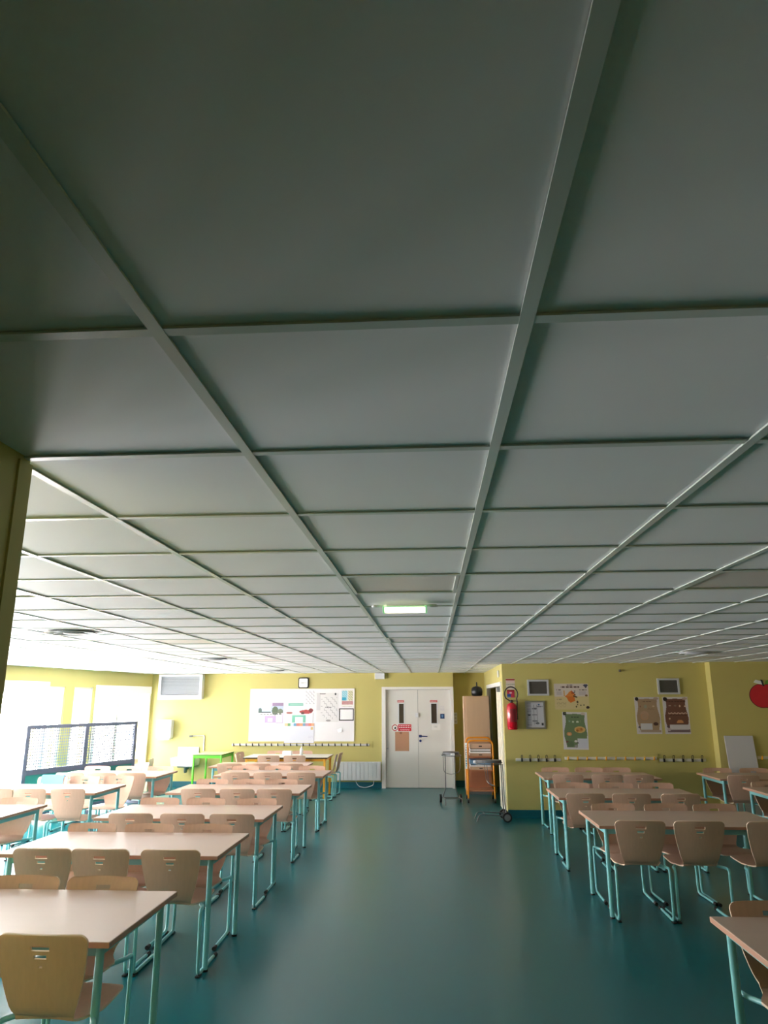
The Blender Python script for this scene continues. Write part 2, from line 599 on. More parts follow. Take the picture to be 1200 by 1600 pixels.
for c in plain[:280]:
    o = bpy.data.objects.new('ceiling_tile', tile_me)
    COL.objects.link(o)
    o.parent = ceiling
    o.location = (X0 + TL * c[0], Y0 + TL * c[1], ZC + 0.007 + random.uniform(-.0012, .0012))
rest = MB()
for c in plain[280:]:
    x, y = X0 + TL * c[0], Y0 + TL * c[1]
    rest.box(x + .004, x + TL - .004, y + .004, y + TL - .004, ZC + .007, ZC + .022)
ro = rest.build('far_ceiling_tiles', M_TILE, ceiling)
ro['kind'] = 'stuff'
def rail_prof(mb, a, b, along, z):
    """flat-faced rail with a little upstand: a..b along the axis at cross position"""
    if along == 'y':
        x = b[0]
        mb.box(x - .012, x + .012, a[0], a[1], z, z + .0045)
        mb.box(x - .004, x + .004, a[0], a[1], z + .0045, z + .03)
    else:
        y = b[0]
        mb.box(a[0], a[1], y - .012, y + .012, z, z + .0045)
        mb.box(a[0], a[1], y - .004, y + .004, z + .0045, z + .03)
for i in range(-15, 15):
    x = X0 + TL * i
    y0, y1 = (-1.45 if x > -1 else 1.652), (YA if x < 3.2 else YR)
    if x < 1.2 and x > 0.49: y1 = YA
    elif x < 0.49: y1 = YB
    if x < -6.3:
        y1 = LW0.y + (x - LW0.x) * (LWD.y / LWD.x)
    if x > 8.0 or y1 <= y0 + .1: continue
    m_ = MB(); rail_prof(m_, (y0, y1), (x,), 'y', ZC)
    m_.build('ceiling_rail', M_GRID, ceiling)
for j in range(-4, 26):
    y = Y0 + TL * j
    if y > YA: continue
    xa = lw_x(y) if y > 1.65 else -1.0
    xb = 8.0 if y < YR2 else 1.2
    m_ = MB(); rail_prof(m_, (xa, xb), (y,), 'x', ZC + .0006)
    m_.build('ceiling_cross_rail', M_GRID, ceiling)

def in_room(i, j):
    return any(c[0] == i and c[1] == j for c in cells)
# recessed light panels (switched off)
LUM_LABEL = {
    (0, 4): 'switched off square ceiling light just before the emergency light', (3, 4): 'switched off ceiling light near the picture edge, above the aisle side tables',
    (-4, 4): 'switched off ceiling light next to the yellow wall end', (0, 10): 'switched off ceiling light behind the emergency light', (0, 16): 'switched off ceiling light closest to the double door',
    (3, 10): 'grey switched off ceiling light, larger of two above the posters', (3, 16): 'grey switched off ceiling light closest to the fire extinguisher', (-4, 10): 'pale switched off ceiling light between the two round diffusers',
    (-4, 16): 'switched off ceiling light in front of the whiteboard', (7, 16): 'grey switched off ceiling light before the projecting wall',
}
for (i, j) in sorted(LUM):
    if not in_room(i, j) or (i, j) not in LUM_LABEL:
        if in_room(i, j):
            x, y = X0 + TL * i, Y0 + TL * j
            o = bpy.data.objects.new('ceiling_tile', tile_me); COL.objects.link(o); o.parent = ceiling
            o.location = (x, y, ZC + .007)
        continue
    x, y = X0 + TL * i, Y0 + TL * j
    t = thing('ceiling_light', LUM_LABEL[(i, j)], 'ceiling light', (x, y, ZC), 0, 'switched off ceiling light panels')
    h = MB(); h.box(.014, TL - .014, .014, TL - .014, .02, .034)
    h.build('housing', M_WHITE, t)
    fr = MB()
    for a in ((.014, TL - .014, .014, .032), (.014, TL - .014, TL - .032, TL - .014), (.014, .032, .032, TL - .032), (TL - .032, TL - .014, .032, TL - .032)):
        fr.box(a[0], a[1], a[2], a[3], .0005, .02)
    fr.build('frame', M_GRID, t)
    d = MB(); d.box(.032, TL - .032, .032, TL - .032, .008, .012)
    d.build('diffuser', M_DIFF, t)
# round air diffusers
RL = {(-5, 8): 'large round air diffuser in the bright ceiling by the windows', (-5, 15): 'round air diffuser farther back in the bright ceiling',
      (-5, 22): 'round air diffuser closest to the whiteboard', (6, 14): 'round air diffuser above the tables before the posters'}
for (i, j), lb in RL.items():
    cx, cy = X0 + TL * (i + .5), Y0 + TL * (j + .5)
    t = thing('air_diffuser', lb, 'air vent', (cx, cy, ZC), 0, 'round ceiling air diffusers')
    for (ra, rb, dz) in ((.24, .275, .0), (.16, .215, -.012), (.085, .14, -.02)):
        m_ = MB()
        n = 32
        vs, fs = [], []
        for (r, z) in ((ra, dz + .02), (rb, dz), (rb, dz + .006), (ra, dz + .026)):
            vs += [(r * cos(2 * pi * k / n), r * sin(2 * pi * k / n), z) for k in range(n)]
        for q in range(4):
            for k in range(n):
                fs.append((q * n + k, q * n + (k + 1) % n, ((q + 1) % 4) * n + (k + 1) % n, ((q + 1) % 4) * n + k))
        m_.add(vs, fs)
        m_.build('cone_ring', M_LGREY, t, 40)
    m_ = MB(); m_.lathe([(.02, -.022), (.06, -.016), (.065, -.008), (.05, .004)], 24)
    m_.build('centre_disc', M_LGREY, t, 40)

# ---- windows in the left wall
def window(n, ya, yb, z0, z1, mull, box_h):
    sa, sb = lw_s(ya), lw_s(yb)
    fw = 0.07
    top = z1 - box_h
    fr = MB()
    wall_holes = []
    xs = [sa + fw] + [v for q in mull for v in (lw_s(q) - .035, lw_s(q) + .035)] + [sb - fw]
    for k in range(0, len(xs), 2):
        wall_holes.append((xs[k], xs[k + 1], z0 + fw + .02, top - fw * .6))
    wall_panel(fr, (sa, sb), (z0, top), wall_holes, 0.03, 0.10, ML)
    root = struct('window_%d' % n, fr, M_WHITE, label='white framed window')
    for h in wall_holes:
        g = MB(); g.box(h[0], h[1], .062, .068, h[2], h[3], 0, 0, ML)
        g.build('pane', M_GLASS_DIM if n == 1 else M_GLASS, root)
    if box_h > 0:
        b_ = MB(); b_.box(sa - .02, sb + .02, -.05, .12, top, z1 + .02, 0, 0.008, ML)
        b_.build('shutter_box', M_WHITE, root)
        for s0, s1 in ((sa - .02, sa + .035), (sb - .035, sb + .02)):
            g = MB(); g.box(s0, s1, -.035, .03, z0, top, 0, 0, ML)
            g.build('shutter_rail', M_WHITE, root)
window(1, *OPEN[0], [15.2], 0.14)
window(2, *OPEN[1], [], 0.0)
window(3, *OPEN[2], [], 0.0)
window(4, *OPEN[3], [12.08], 0.15)
window(5, *OPEN[4], [9.3], 0.14)
window(6, *OPEN[5], [6.9], 0.14)
window(7, *OPEN[6], [4.85], 0.14)

# ---- double door
cs = MB()
for a in ((-1.10, -1.015, 0, 2.125), (0.425, 0.49, 0, 2.125), (-1.015, 0.425, 2.065, 2.125)):
    cs.box(a[0], a[1], YB - .03, YB + .12, a[2], a[3])
door = struct('door_1', cs, M_WHITE, label='white double door with two narrow glazed slots')
def leaf(x0, x1, win):
    m_ = MB()
    wall_panel(m_, (x0, x1), (0.008, 2.06), [win], YB + .045, YB + .09)
    o = m_.build('door_leaf', M_DOOR, door)
    f_ = MB()
    wx0, wx1, wz0, wz1 = win
    wall_panel(f_, (wx0 - .022, wx1 + .022), (wz0 - .022, wz1 + .022), [win], YB + .038, YB + .048)
    f_.build('glazing_bead', M_WHITEP, o)
    g = MB(); g.box(wx0, wx1, YB + .062, YB + .07, wz0, wz1)
    g.build('wired_pane', M_DARKGL, o)
    return o
l1 = leaf(-1.013, -0.306, (-0.72, -0.615, 1.345, 1.76))
l2 = leaf(-0.300, 0.423, (-0.005, 0.115, 1.345, 1.76))
m_ = MB(); m_.box(-.285, -.225, YB + .03, YB + .045, 1.045, 1.10, 0, .006); m_.build('handle_rose', M_NAVY, l2)
m_ = MB(); m_.tube(fillet([(-.255, YB + .035, 1.075), (-.255, YB - .02, 1.075), (-.10, YB - .02, 1.068)], .02), .011, 10); m_.build('lever_handle', M_NAVY, l2, 40)
m_ = MB(); m_.cyl((-.255, YB + .03, .975), (-.255, YB + .046, .975), .026, 16); m_.build('lock_rose', M_NAVY, l2, 40)
m_ = MB(); m_.box(-.355, -.285, YB + .0, YB + .044, 1.47, 1.56, 0, .008); m_.build('door_contact', M_WHITEP, l1)
m_ = MB(); m_.box(-1.0, -.955, YB + .03, YB + .045, .80, .83, 0, .004); m_.build('hinge', M_LGREY, l1)
# labels on the door
YD = YB + .0445
poster('red_strip_sign', 'small red strip sign above the glazing of the door leaf without handle', 'sign', -.755, -.61, 1.79, 1.835, YD, 30, 8,
       paint_list((198, 60, 66), [(lines(.08, .92, .3, .75, 1, .9), (226, 190, 186))]), 'red strip signs on the double door')
poster('red_strip_sign', 'small red strip sign above the glazing of the door leaf with blue handle', 'sign', -.03, .13, 1.79, 1.835, YD, 30, 8,
       paint_list((198, 60, 66), [(lines(.08, .92, .3, .75, 1, .9), (226, 190, 186))]), 'red strip signs on the double door')
poster('fire_door_sign', 'red and white fire door sign with round pictogram', 'sign', -.885, -.445, 1.175, 1.325, YD, 88, 30,
       paint_list((236, 232, 230), [(rect(.335, .99, .04, .96), (200, 24, 48)), (lines(.38, .94, .72, .88, 1, .8), (244, 230, 230)), (lines(.36, .96, .46, .62, 1, .8), (244, 230, 230)),
                  (lines(.42, .9, .12, .36, 2, .6), (238, 190, 196)), (ell(.165, .5, .155, .46), (188, 60, 72)), (ell(.165, .5, .115, .345), (238, 236, 234)),
                  (ell(.19, .47, .035, .17), (26, 26, 28)), (ell(.155, .43, .025, .09), (60, 60, 62))]))
poster('kraft_sheet', 'brown kraft paper sheet taped under the fire door sign', 'paper', -.81, -.505, .76, 1.165, YD, 12, 16,
       paint_list((188, 140, 110), [(ell(.42, .92, .08, .07), (150, 104, 80))]))
poster('notice_sheet', 'white notice sheet with a curled corner under the door glazing', 'paper', .0, .185, 1.20, 1.335, YD, 20, 14,
       paint_list((236, 234, 232), [(lines(.2, .7, .45, .8, 3, .4), (188, 188, 192))]))
poster('blue_square_sticker', 'dark blue square sticker on the door', 'sticker', .19, .285, 1.44, 1.545, YD, 12, 12, paint_list((24, 58, 104), [(ell(.5, .55, .22, .28), (90, 130, 170))]))
poster('faint_sticker', 'faint white sticker above the dark blue square sticker', 'sticker', .185, .285, 1.60, 1.72, YD, 12, 12, paint_list((222, 220, 220), [(lines(.1, .9, .2, .9, 4, .4), (200, 198, 204))]))

# ---- doorway of the alcove
MXo = MX
fr = MB()
wall_panel(fr, (12.60, 15.80), (0, 2.14), [(12.66, 15.70, -0.01, 2.07)], 1.175, 1.26, MXo)
d2 = struct('door_2', fr, M_WHITE, label='white framed doorway in the alcove side wall')
lf = MB()
lf.box(1.20, 1.245, 12.67, 13.75, .01, 2.06, 0, .004)
lo = lf.build('door_leaf', M_CREAM, d2)
for yy in (12.95, 13.25, 13.52):
    g = MB(); g.box(1.190, 1.2, yy - .012, yy + .012, .05, 2.02, 0, .003)
    g.build('cover_strip', M_CREAM, lo)
g = MB(); g.box(1.13, 1.19, 12.74, 12.9, 1.97, 2.05, 0, .008)
g.build('door_closer', M_GREY, lo)

# measured places: tables (x0, x1, y0, y1) and chairs (table, near/far side, order from the aisle, x, y)
TABLES = {
    'T1': (-3.16, -1.51, 3.62, 4.54),
    'T2': (-3.205, -1.555, 5.51, 6.43),
    'T3': (-3.25, -1.6, 7.16, 8.08),
    'T4': (-3.255, -1.605, 9.09, 10.01),
    'T5': (-3.265, -1.615, 11.1, 12.02),
    'T6': (-3.8, -2.15, 12.6, 13.5),
    'T7': (-3.67, -2.02, 14.4, 15.3),
    'U1': (-5.82, -4.17, 7.12, 8.04),
    'U2': (-5.75, -4.1, 9.02, 9.94),
    'U3': (-5.72, -4.07, 10.95, 11.87),
    'R0': (1.41, 3.06, 3.27, 4.19),
    'R1': (1.465, 3.115, 6.94, 7.86),
    'R2': (1.43, 3.08, 8.82, 9.74),
    'R3': (1.585, 3.235, 10.94, 11.86),
    'RR2': (3.94, 5.59, 9.05, 9.97),
    'RR3': (4.02, 5.67, 10.92, 11.84),
}
CHAIRS = [
    ('T1', 'n', 0, -1.776, 3.57),
    ('T1', 'f', 0, -1.979, 4.525),
    ('T1', 'f', 1, -2.46, 4.525),
    ('T2', 'n', 0, -1.865, 5.46),
    ('T2', 'n', 1, -2.376, 5.46),
    ('T2', 'n', 2, -2.804, 5.46),
    ('T2', 'f', 0, -1.92, 6.415),
    ('T2', 'f', 1, -2.43, 6.415),
    ('T2', 'f', 2, -2.933, 6.415),
    ('T3', 'n', 0, -1.873, 7.11),
    ('T3', 'n', 1, -2.345, 7.11),
    ('T3', 'n', 2, -2.841, 7.11),
    ('T3', 'f', 0, -1.89, 8.065),
    ('T3', 'f', 1, -2.452, 8.065),
    ('T3', 'f', 2, -2.955, 8.065),
    ('T4', 'n', 0, -1.89, 9.04),
    ('T4', 'n', 1, -2.338, 9.04),
    ('T4', 'n', 2, -2.813, 9.04),
    ('T4', 'f', 0, -2.016, 9.995),
    ('T4', 'f', 1, -2.46, 9.995),
    ('T4', 'f', 2, -2.959, 9.995),
    ('T5', 'n', 0, -1.924, 11.05),
    ('T5', 'n', 1, -2.417, 11.05),
    ('T5', 'n', 2, -2.902, 11.05),
    ('T5', 'f', 0, -1.935, 12.005),
    ('T5', 'f', 1, -2.488, 12.005),
    ('T5', 'f', 2, -3.013, 12.005),
    ('T6', 'n', 0, -2.364, 12.55),
    ('T6', 'n', 1, -2.915, 12.55),
    ('T6', 'n', 2, -3.404, 12.55),
    ('T7', 'n', 0, -2.635, 14.35),
    ('T7', 'n', 1, -3.143, 14.35),
    ('T7', 'f', 0, -2.712, 15.54),
    ('T7', 'f', 1, -3.241, 15.54),
    ('U1', 'f', 0, -4.509, 8.025),
    ('U2', 'n', 0, -4.39, 8.97),
    ('U2', 'n', 1, -4.874, 8.97),
    ('U2', 'n', 2, -5.29, 8.97),
    ('U2', 'f', 0, -4.42, 10.4),
    ('U2', 'f', 1, -4.878, 10.32),
    ('U2', 'f', 2, -5.289, 10.22),
    ('U3', 'n', 0, -4.403, 10.9),
    ('U3', 'n', 1, -4.854, 10.9),
    ('U3', 'n', 2, -5.338, 10.9),
    ('U3', 'f', 0, -4.367, 11.855),
    ('U3', 'f', 1, -4.885, 11.855),
    ('U3', 'f', 2, -5.406, 11.855),
    ('R0', 'f', 0, 1.742, 4.175),
    ('R1', 'n', 0, 1.795, 6.89),
    ('R1', 'n', 1, 2.295, 6.89),
    ('R1', 'n', 2, 2.907, 6.89),
    ('R1', 'f', 0, 1.815, 7.845),
    ('R1', 'f', 1, 2.339, 7.845),
    ('R1', 'f', 2, 2.82, 7.845),
    ('R2', 'n', 0, 1.711, 8.77),
    ('R2', 'n', 1, 2.22, 8.77),
    ('R2', 'n', 2, 2.758, 8.77),
    ('R2', 'f', 0, 1.762, 9.725),
    ('R2', 'f', 1, 2.307, 9.725),
    ('R2', 'f', 2, 2.801, 9.725),
    ('R3', 'n', 0, 1.906, 10.89),
    ('R3', 'n', 1, 2.448, 10.89),
    ('R3', 'n', 2, 2.878, 10.89),
    ('R3', 'f', 0, 1.903, 11.845),
    ('R3', 'f', 1, 2.413, 11.845),
    ('R3', 'f', 2, 2.835, 11.845),
    ('RR3', 'f', 0, 4.344, 11.825),
    ('RR3', 'f', 1, 4.888, 11.825),
    ('RR3', 'n', 0, 4.299, 10.87),
    ('RR2', 'f', 0, 4.277, 9.955),
]

# ================================================================== TABLES
TABLE_LABEL = {
    'T1': 'school table closest to the picture corner on the window side, turquoise legs',
    'T2': 'second nearest table of the row left of the aisle, beech top, turquoise legs',
    'T3': 'third nearest table of the row left of the aisle, beech top, turquoise legs',
    'T4': 'fourth nearest table of the row left of the aisle, beech top, turquoise legs',
    'T5': 'fifth nearest table of the row left of the aisle, beech top, turquoise legs',
    'T6': 'sixth table left of the aisle, just before the amber legged table',
    'T7': 'pale table with amber legs and dark edge in front of the whiteboard',
    'U1': 'nearest window side table, cut by the picture edge under the dark yellow wall',
    'U2': 'second window side table, in front of the chair with the blue cloth',
    'U3': 'rearmost window side table, beside the perforated divider',
    'R0': 'nearest table right of the aisle, mostly outside the picture corner',
    'R1': 'second nearest table right of the aisle, with three chairs facing away',
    'R2': 'third nearest table right of the aisle, turquoise legs',
    'R3': 'rearmost table right of the aisle, under the posters',
    'RR2': 'nearer of the two tables at the right picture edge, below the apple',
    'RR3': 'farther of the two tables at the right picture edge, before the leaning white board',
}
def make_table(x0, x1, y0, y1, key, zt=0.757, top=None, edge=None, legm=None, name='school_table', label=None, inset=0.07, leg_r=0.02, round_legs=True, ang=0.0):
    top, edge, legm = top or M_TOP, edge or M_TOPE, legm or M_TEAL
    cx, cy = (x0 + x1) / 2, (y0 + y1) / 2
    hx, hy = (x1 - x0) / 2, (y1 - y0) / 2
    t = thing(name, label, 'table', (cx, cy, 0), ang, 'beech topped school tables' if name == 'school_table' else None)
    th = 0.026
    # table top: top and bottom faces in laminate, sides in the edge band
    b_ = MB()
    e = 0.003
    b_.add([(-hx, -hy, zt - e), (hx, -hy, zt - e), (hx, hy, zt - e), (-hx, hy, zt - e),
            (-hx + e, -hy + e, zt), (hx - e, -hy + e, zt), (hx - e, hy - e, zt), (-hx + e, hy - e, zt),
            (-hx, -hy, zt - th), (hx, -hy, zt - th), (hx, hy, zt - th), (-hx, hy, zt - th)],
           [(4, 5, 6, 7), (0, 1, 5, 4), (1, 2, 6, 5), (2, 3, 7, 6), (3, 0, 4, 7), (8, 11, 10, 9)], 0)
    b_.add([(-hx, -hy, zt - e), (hx, -hy, zt - e), (hx, hy, zt - e), (-hx, hy, zt - e), (-hx, -hy, zt - th), (hx, -hy, zt - th), (hx, hy, zt - th), (-hx, hy, zt - th)],
           [(0, 4, 5, 1), (1, 5, 6, 2), (2, 6, 7, 3), (3, 7, 4, 0)], 1)
    b_.build('table_top', [top, edge], t)
    lx, ly = hx - inset, hy - inset
    for sx in (-1, 1):
        for sy in (-1, 1):
            l_ = MB()
            if round_legs:
                l_.cyl((sx * lx, sy * ly, 0.012), (sx * lx, sy * ly, zt - th), leg_r, 16)
            else:
                l_.box(sx * lx - leg_r, sx * lx + leg_r, sy * ly - leg_r, sy * ly + leg_r, 0.012, zt - th, 0, .003)
            lo_ = l_.build('leg', legm, t, 40)
            c_ = MB(); c_.cyl((sx * lx, sy * ly, 0.0), (sx * lx, sy * ly, 0.014), leg_r * 1.1, 16)
            c_.build('foot_cap', M_BLACK, lo_, 40)
    for sy in (-1, 1):
        a_ = MB(); a_.box(-lx, lx, sy * ly - .012, sy * ly + .012, zt - th - .05, zt - th, 0, .002)
        a_.build('rail', legm, t)
    for sx in (-1, 1):
        a_ = MB(); a_.box(sx * lx - .012, sx * lx + .012, -ly, ly, zt - th - .05, zt - th, 0, .002)
        a_.build('rail', legm, t)
    return t
for k, (x0, x1, y0, y1) in TABLES.items():
    if k == 'T7':
        make_table(x0, x1, y0, y1, k, 0.775, mat('pale_laminate', (232, 226, 208), .35), M_DEDGE, M_YORANGE, 'canteen_table', TABLE_LABEL[k], .06, .02, False)
    else:
        make_table(x0, x1, y0, y1, k, label=TABLE_LABEL[k])
make_table(-4.98, -4.36, 15.38, 16.30, 'G', 0.757, mat('cream_laminate', (236, 226, 170), .4), mat('green_edge', (60, 120, 40), .5), M_GREEN, 'side_table', 'bright green framed side table standing beside the wash basin', .02, .018, False)

# ================================================================== CHAIRS
def chair_shell():
    """one-piece bent plywood shell; local +y is forward, the rear tubes stand at y = 0"""
    back_top, corner, seat_f, lip = Vector((0, -.080, .820)), Vector((0, .016, .436)), Vector((0, .425, .458)), Vector((0, .462, .446))
    # centre line, arc-length sampled
    prof = fillet([back_top, corner, seat_f, lip], [.085, .03], 10)
    L = [0.0]
    for a, b_ in zip(prof, prof[1:]):
        L.append(L[-1] + (b_ - a).length)
    tot = L[-1]
    def at(s):
        s = max(0, min(tot, s))
        for q in range(len(L) - 1):
            if s <= L[q + 1] + 1e-9:
                t = (s - L[q]) / max(1e-9, L[q + 1] - L[q])
                return prof[q].lerp(prof[q + 1], t), (prof[q + 1] - prof[q]).normalized()
        return prof[-1], (prof[-1] - prof[-2]).normalized()
    bend = L[6]
    def half(s):
        if s <= bend:
            t = s / bend
            w_ = .217 - .018 * t - .062 * t ** 2.2
        else:
            t = min(1, (s - bend) / .17)
            w_ = .137 + .068 * (t * t * (3 - 2 * t))
            if s > tot - .20:
                w_ -= .012 * ((s - tot + .20) / .20) ** 2
        for d, r in ((s, .045), (tot - s, .06)):
            if d < r:
                k = 1 - d / r
                w_ -= r * (1 - math.sqrt(max(0, 1 - k * k)))
        return w_
    us = [-1, -.96, -.85, -.68, -.45, -.205, -.14, -.045, .045, .14, .205, .45, .68, .85, .96, 1]
    def rows(ss):
        g = []
        for s in ss:
            p, t = at(s)
            n = Vector((0, -t.z, t.y))          # points behind / below the sitter
            if n.y > 0 and s < bend: n = -n
            h_ = half(s)
            row = []
            for u in us:
                k = abs(u)
                back = max(0, min(1, 1 - s / (bend * 1.1)))
                bow = (.020 * back + .006 * (1 - back)) * k * k
                arch = 0
                q = p + Vector((u * h_, 0, 0)) - n * bow
                if s < .05:
                    q.z -= .006 * k * k * (1 - s / .05)
                row.append((q, n))
            g.append(row)
        return g
    top_s = [0, .003, .010, .022, .036, .048, .070, .088, .106, .136, .146, .19, .24, .29]
    b_s = top_s + [bend - .06, bend - .035, bend - .012, bend + .01]
    s_s = [bend + .01, bend + .03, bend + .06, bend + .10, bend + .15, bend + .22, bend + .30, tot - .06, tot - .04, tot - .02, tot - .008, tot]
    bk = MB()
    def keep(i, j):
        a = (top_s.index(.048), 5, 9), (top_s.index(.088), 6, 8), (top_s.index(.136), 7, 7)
        return not any(i == r and c0 <= j <= c1 for r, c0, c1 in a)
    bk.sheet(rows(b_s), keep, .011, 0, 1)
    st = MB()
    st.sheet(rows(s_s), lambda i, j: True, .011, 0, 1)
    return bk.mesh('backrest', [M_PLY, M_PLYE], 50), st.mesh('seat', [M_PLY, M_PLYE], 50)
BACK_ME, SEAT_ME = chair_shell()
def leg_mesh(sx):
    m_ = MB()
    path = fillet([(sx * .125, .37, .430), (sx * .165, .16, .424), (sx * .224, .055, .424), (sx * .226, -.012, .424), (sx * .226, .0, .016), (sx * .226, .41, .016)], [.06, .05, .055, .05], 6)
    m_.tube(path, .0125, 10)
    return m_.mesh('leg', M_TEAL, 60)
LEG_ME = {-1: leg_mesh(-1), 1: leg_mesh(1)}
def cap_meshes():
    out = {}
    for sx in (-1, 1):
        a = MB(); a.cyl((sx * .226, .375, .016), (sx * .226, .425, .016), .0155, 12)
        b_ = MB(); b_.box(sx * .226 - .015, sx * .226 + .015, -.012, .05, .0, .012, 0, .003)
        out[sx] = (a.mesh('end_cap', M_BLACK, 40), b_.mesh('heel_pad', M_BLACK))
    m_ = MB(); m_.tube([(-.15, .25, .428), (.15, .25, .428)], .011, 8)
    return out, m_.mesh('crossbar', M_TEAL, 40)
CAP_ME, BAR_ME = cap_meshes()
def make_chair():
    t = thing('school_chair', 'x', 'chair', (0, 0, 0), 0, 'beech school chairs with turquoise tube frames')
    def part(n, me):
        o = bpy.data.objects.new(n, me); COL.objects.link(o); o.parent = t
        return o
    part('backrest', BACK_ME); part('seat', SEAT_ME); part('crossbar', BAR_ME)
    for sx in (-1, 1):
        l_ = part('leg', LEG_ME[sx])
        for n, me in zip(('end_cap', 'heel_pad'), CAP_ME[sx]):
            o = bpy.data.objects.new(n, me); COL.objects.link(o); o.parent = l_
    return t
ROW = {'T1': 'first left aisle table', 'T2': 'second left aisle table', 'T3': 'third left aisle table', 'T4': 'fourth left aisle table', 'T5': 'fifth left aisle table', 'T6': 'sixth left aisle table',
       'T7': 'amber legged table', 'U1': 'first window side table', 'U2': 'second window side table', 'U3': 'third window side table', 'R0': 'first right aisle table', 'R1': 'second right aisle table',
       'R2': 'third right aisle table', 'R3': 'fourth right aisle table', 'RR2': 'nearer far-right table', 'RR3': 'rear far-right table'}
COUNT = {}
for c in CHAIRS:
    COUNT[c[:2]] = COUNT.get(c[:2], 0) + 1
proto = make_chair()
first = True
rng = random.Random(21)
def place_chair(x, y, rz, label):
    global first
    if first:
        o, first = proto, False
    else:
        o = copy_tree(proto)
    o.location = (x, y, 0)
    o.rotation_euler = (0, 0, rz)
    o['label'] = label
    return o
for (t, s, i, x, y) in CHAIRS:
    n = COUNT[(t, s)]
    place = '' if n == 1 else ', ' + (('aisle end', 'middle place', 'outer end')[i] if n == 3 else ('aisle end', 'outer end')[i])
    if (t, s, i) == ('U2', 'f', 0):
        lab = 'beech chair pulled out behind the second window side table, clear of its corner'
    elif (t, s, i) == ('U2', 'f', 2):
        lab = 'beech chair carrying the blue cloth, behind the second window side table'
    else:
        lab = 'beech chair on the %s side of the %s%s' % ('near' if s == 'n' else 'far', ROW[t], place)
    place_chair(x, y, (0 if s == 'n' else pi) + rng.uniform(-.035, .035), lab)
place_chair(-1.93, 14.62, pi / 2 + .05, 'beech chair at the aisle end of the amber legged table, facing the table, nearer one')
place_chair(-1.90, 15.10, pi / 2 - .04, 'beech chair at the aisle end of the amber legged table, next to the wall')
place_chair(-3.80, 14.62, -pi / 2 + .25, 'beech chair at the window end of the amber legged table, nearer one')
place_chair(-3.86, 15.12, -pi / 2 - .1, 'beech chair at the window end of the amber legged table, next to the wall')
# blue cloth over one chair back
U2F = [c for c in CHAIRS if c[0] == 'U2' and c[1] == 'f' and c[2] == 2][0]
cl = MB()
cols, g = 14, []
path = [(.030, .70), (.016, .76), (-.006, .815), (.0, .838), (.0, .838)]
pf = [(-.052, .66), (-.066, .74), (-.082, .815), (-.092, .832), (-.104, .818), (-.092, .74), (-.080, .64)]
for (py, pz) in pf:
    row = []
    for k in range(cols + 1):
        u = -0.15 + .32 * k / cols
        wv = .004 * sin(k * 2.1 + pz * 20)
        sgn = 1 if py > -.092 and pz < .83 else -1
        bow = .020 * (u / .21) ** 2
        row.append((Vector((u, py + bow + wv * .5 + (.014 if sgn > 0 else -.012), pz + (.003 * sin(k * 1.3) if pz < .8 else 0.006))), Vector((0, 1, 0)) if pz < .825 else Vector((0, 0, 1))))
    g.append(row)
cl.sheet(g, lambda i, j: True, .003, 0, 0)
co = cl.build('blue_cloth', M_BLUE, None, 60)
co.location = (U2F[3], U2F[4], 0); co.rotation_euler = (0, 0, pi)
tag(co, 'sky blue cloth hung over a chair back by the windows', 'cloth')
# things on the amber legged table
m_ = MB(); m_.box(-.09, .09, -.06, .06, 0, .10, 0, .01)
o = m_.build('tissue_box', M_PAPER); o.location = (-2.86, 14.72, .775); tag(o, 'white box standing on the amber legged table', 'box')
m_ = MB(); m_.lathe([(.03, 0), (.032, .01), (.032, .12), (.012, .15), (.012, .175)], 16)
o = m_.build('bottle', M_WHITEP, None, 40); o.location = (-2.62, 14.95, .775); tag(o, 'small white bottle standing on the amber legged table', 'bottle')

# ================================================================== THINGS ON THE BACK WALL
YW = YB
# air unit under the ceiling
t = thing('air_unit', 'white boxed air grille under the ceiling by the windows', 'air vent', (-5.63, YW, 1.865))
m_ = MB()
wall_panel(m_, (-.50, .50), (0, .55), [(-.44, .44, .095, .50)], -.20, -.16)
m_.build('front_frame', M_WHITEP, t)
m_ = MB(); m_.box(-.49, .49, -.16, 0, .01, .55); m_.build('housing', M_WHITEP, t)
for k in range(13):
    s_ = MB(); z = .108 + k * .0315
    s_.add([(-.44, -.192, z), (.44, -.192, z), (.44, -.168, z + .022), (-.44, -.168, z + .022), (-.44, -.190, z + .003), (.44, -.190, z + .003), (.44, -.166, z + .025), (-.44, -.166, z + .025)],
           [(0, 1, 2, 3), (7, 6, 5, 4), (0, 4, 5, 1), (2, 6, 7, 3), (1, 5, 6, 2), (0, 3, 7, 4)])
    s_.build('louvre', mat('louvre_grey', (176, 180, 186), .4), t)
# towel dispenser
t = thing('towel_dispenser', 'white paper towel dispenser on the wall near the window corner', 'dispenser', (-5.94, YW, 1.0))
m_ = MB(); m_.box(-.17, .17, -.20, 0, .035, .43, 0, .03); m_.build('cover', M_WHITEP, t, 40)
m_ = MB(); m_.box(-.13, .13, -.17, -.01, .0, .045, 0, .012); m_.build('outlet', M_WHITEP, t, 40)
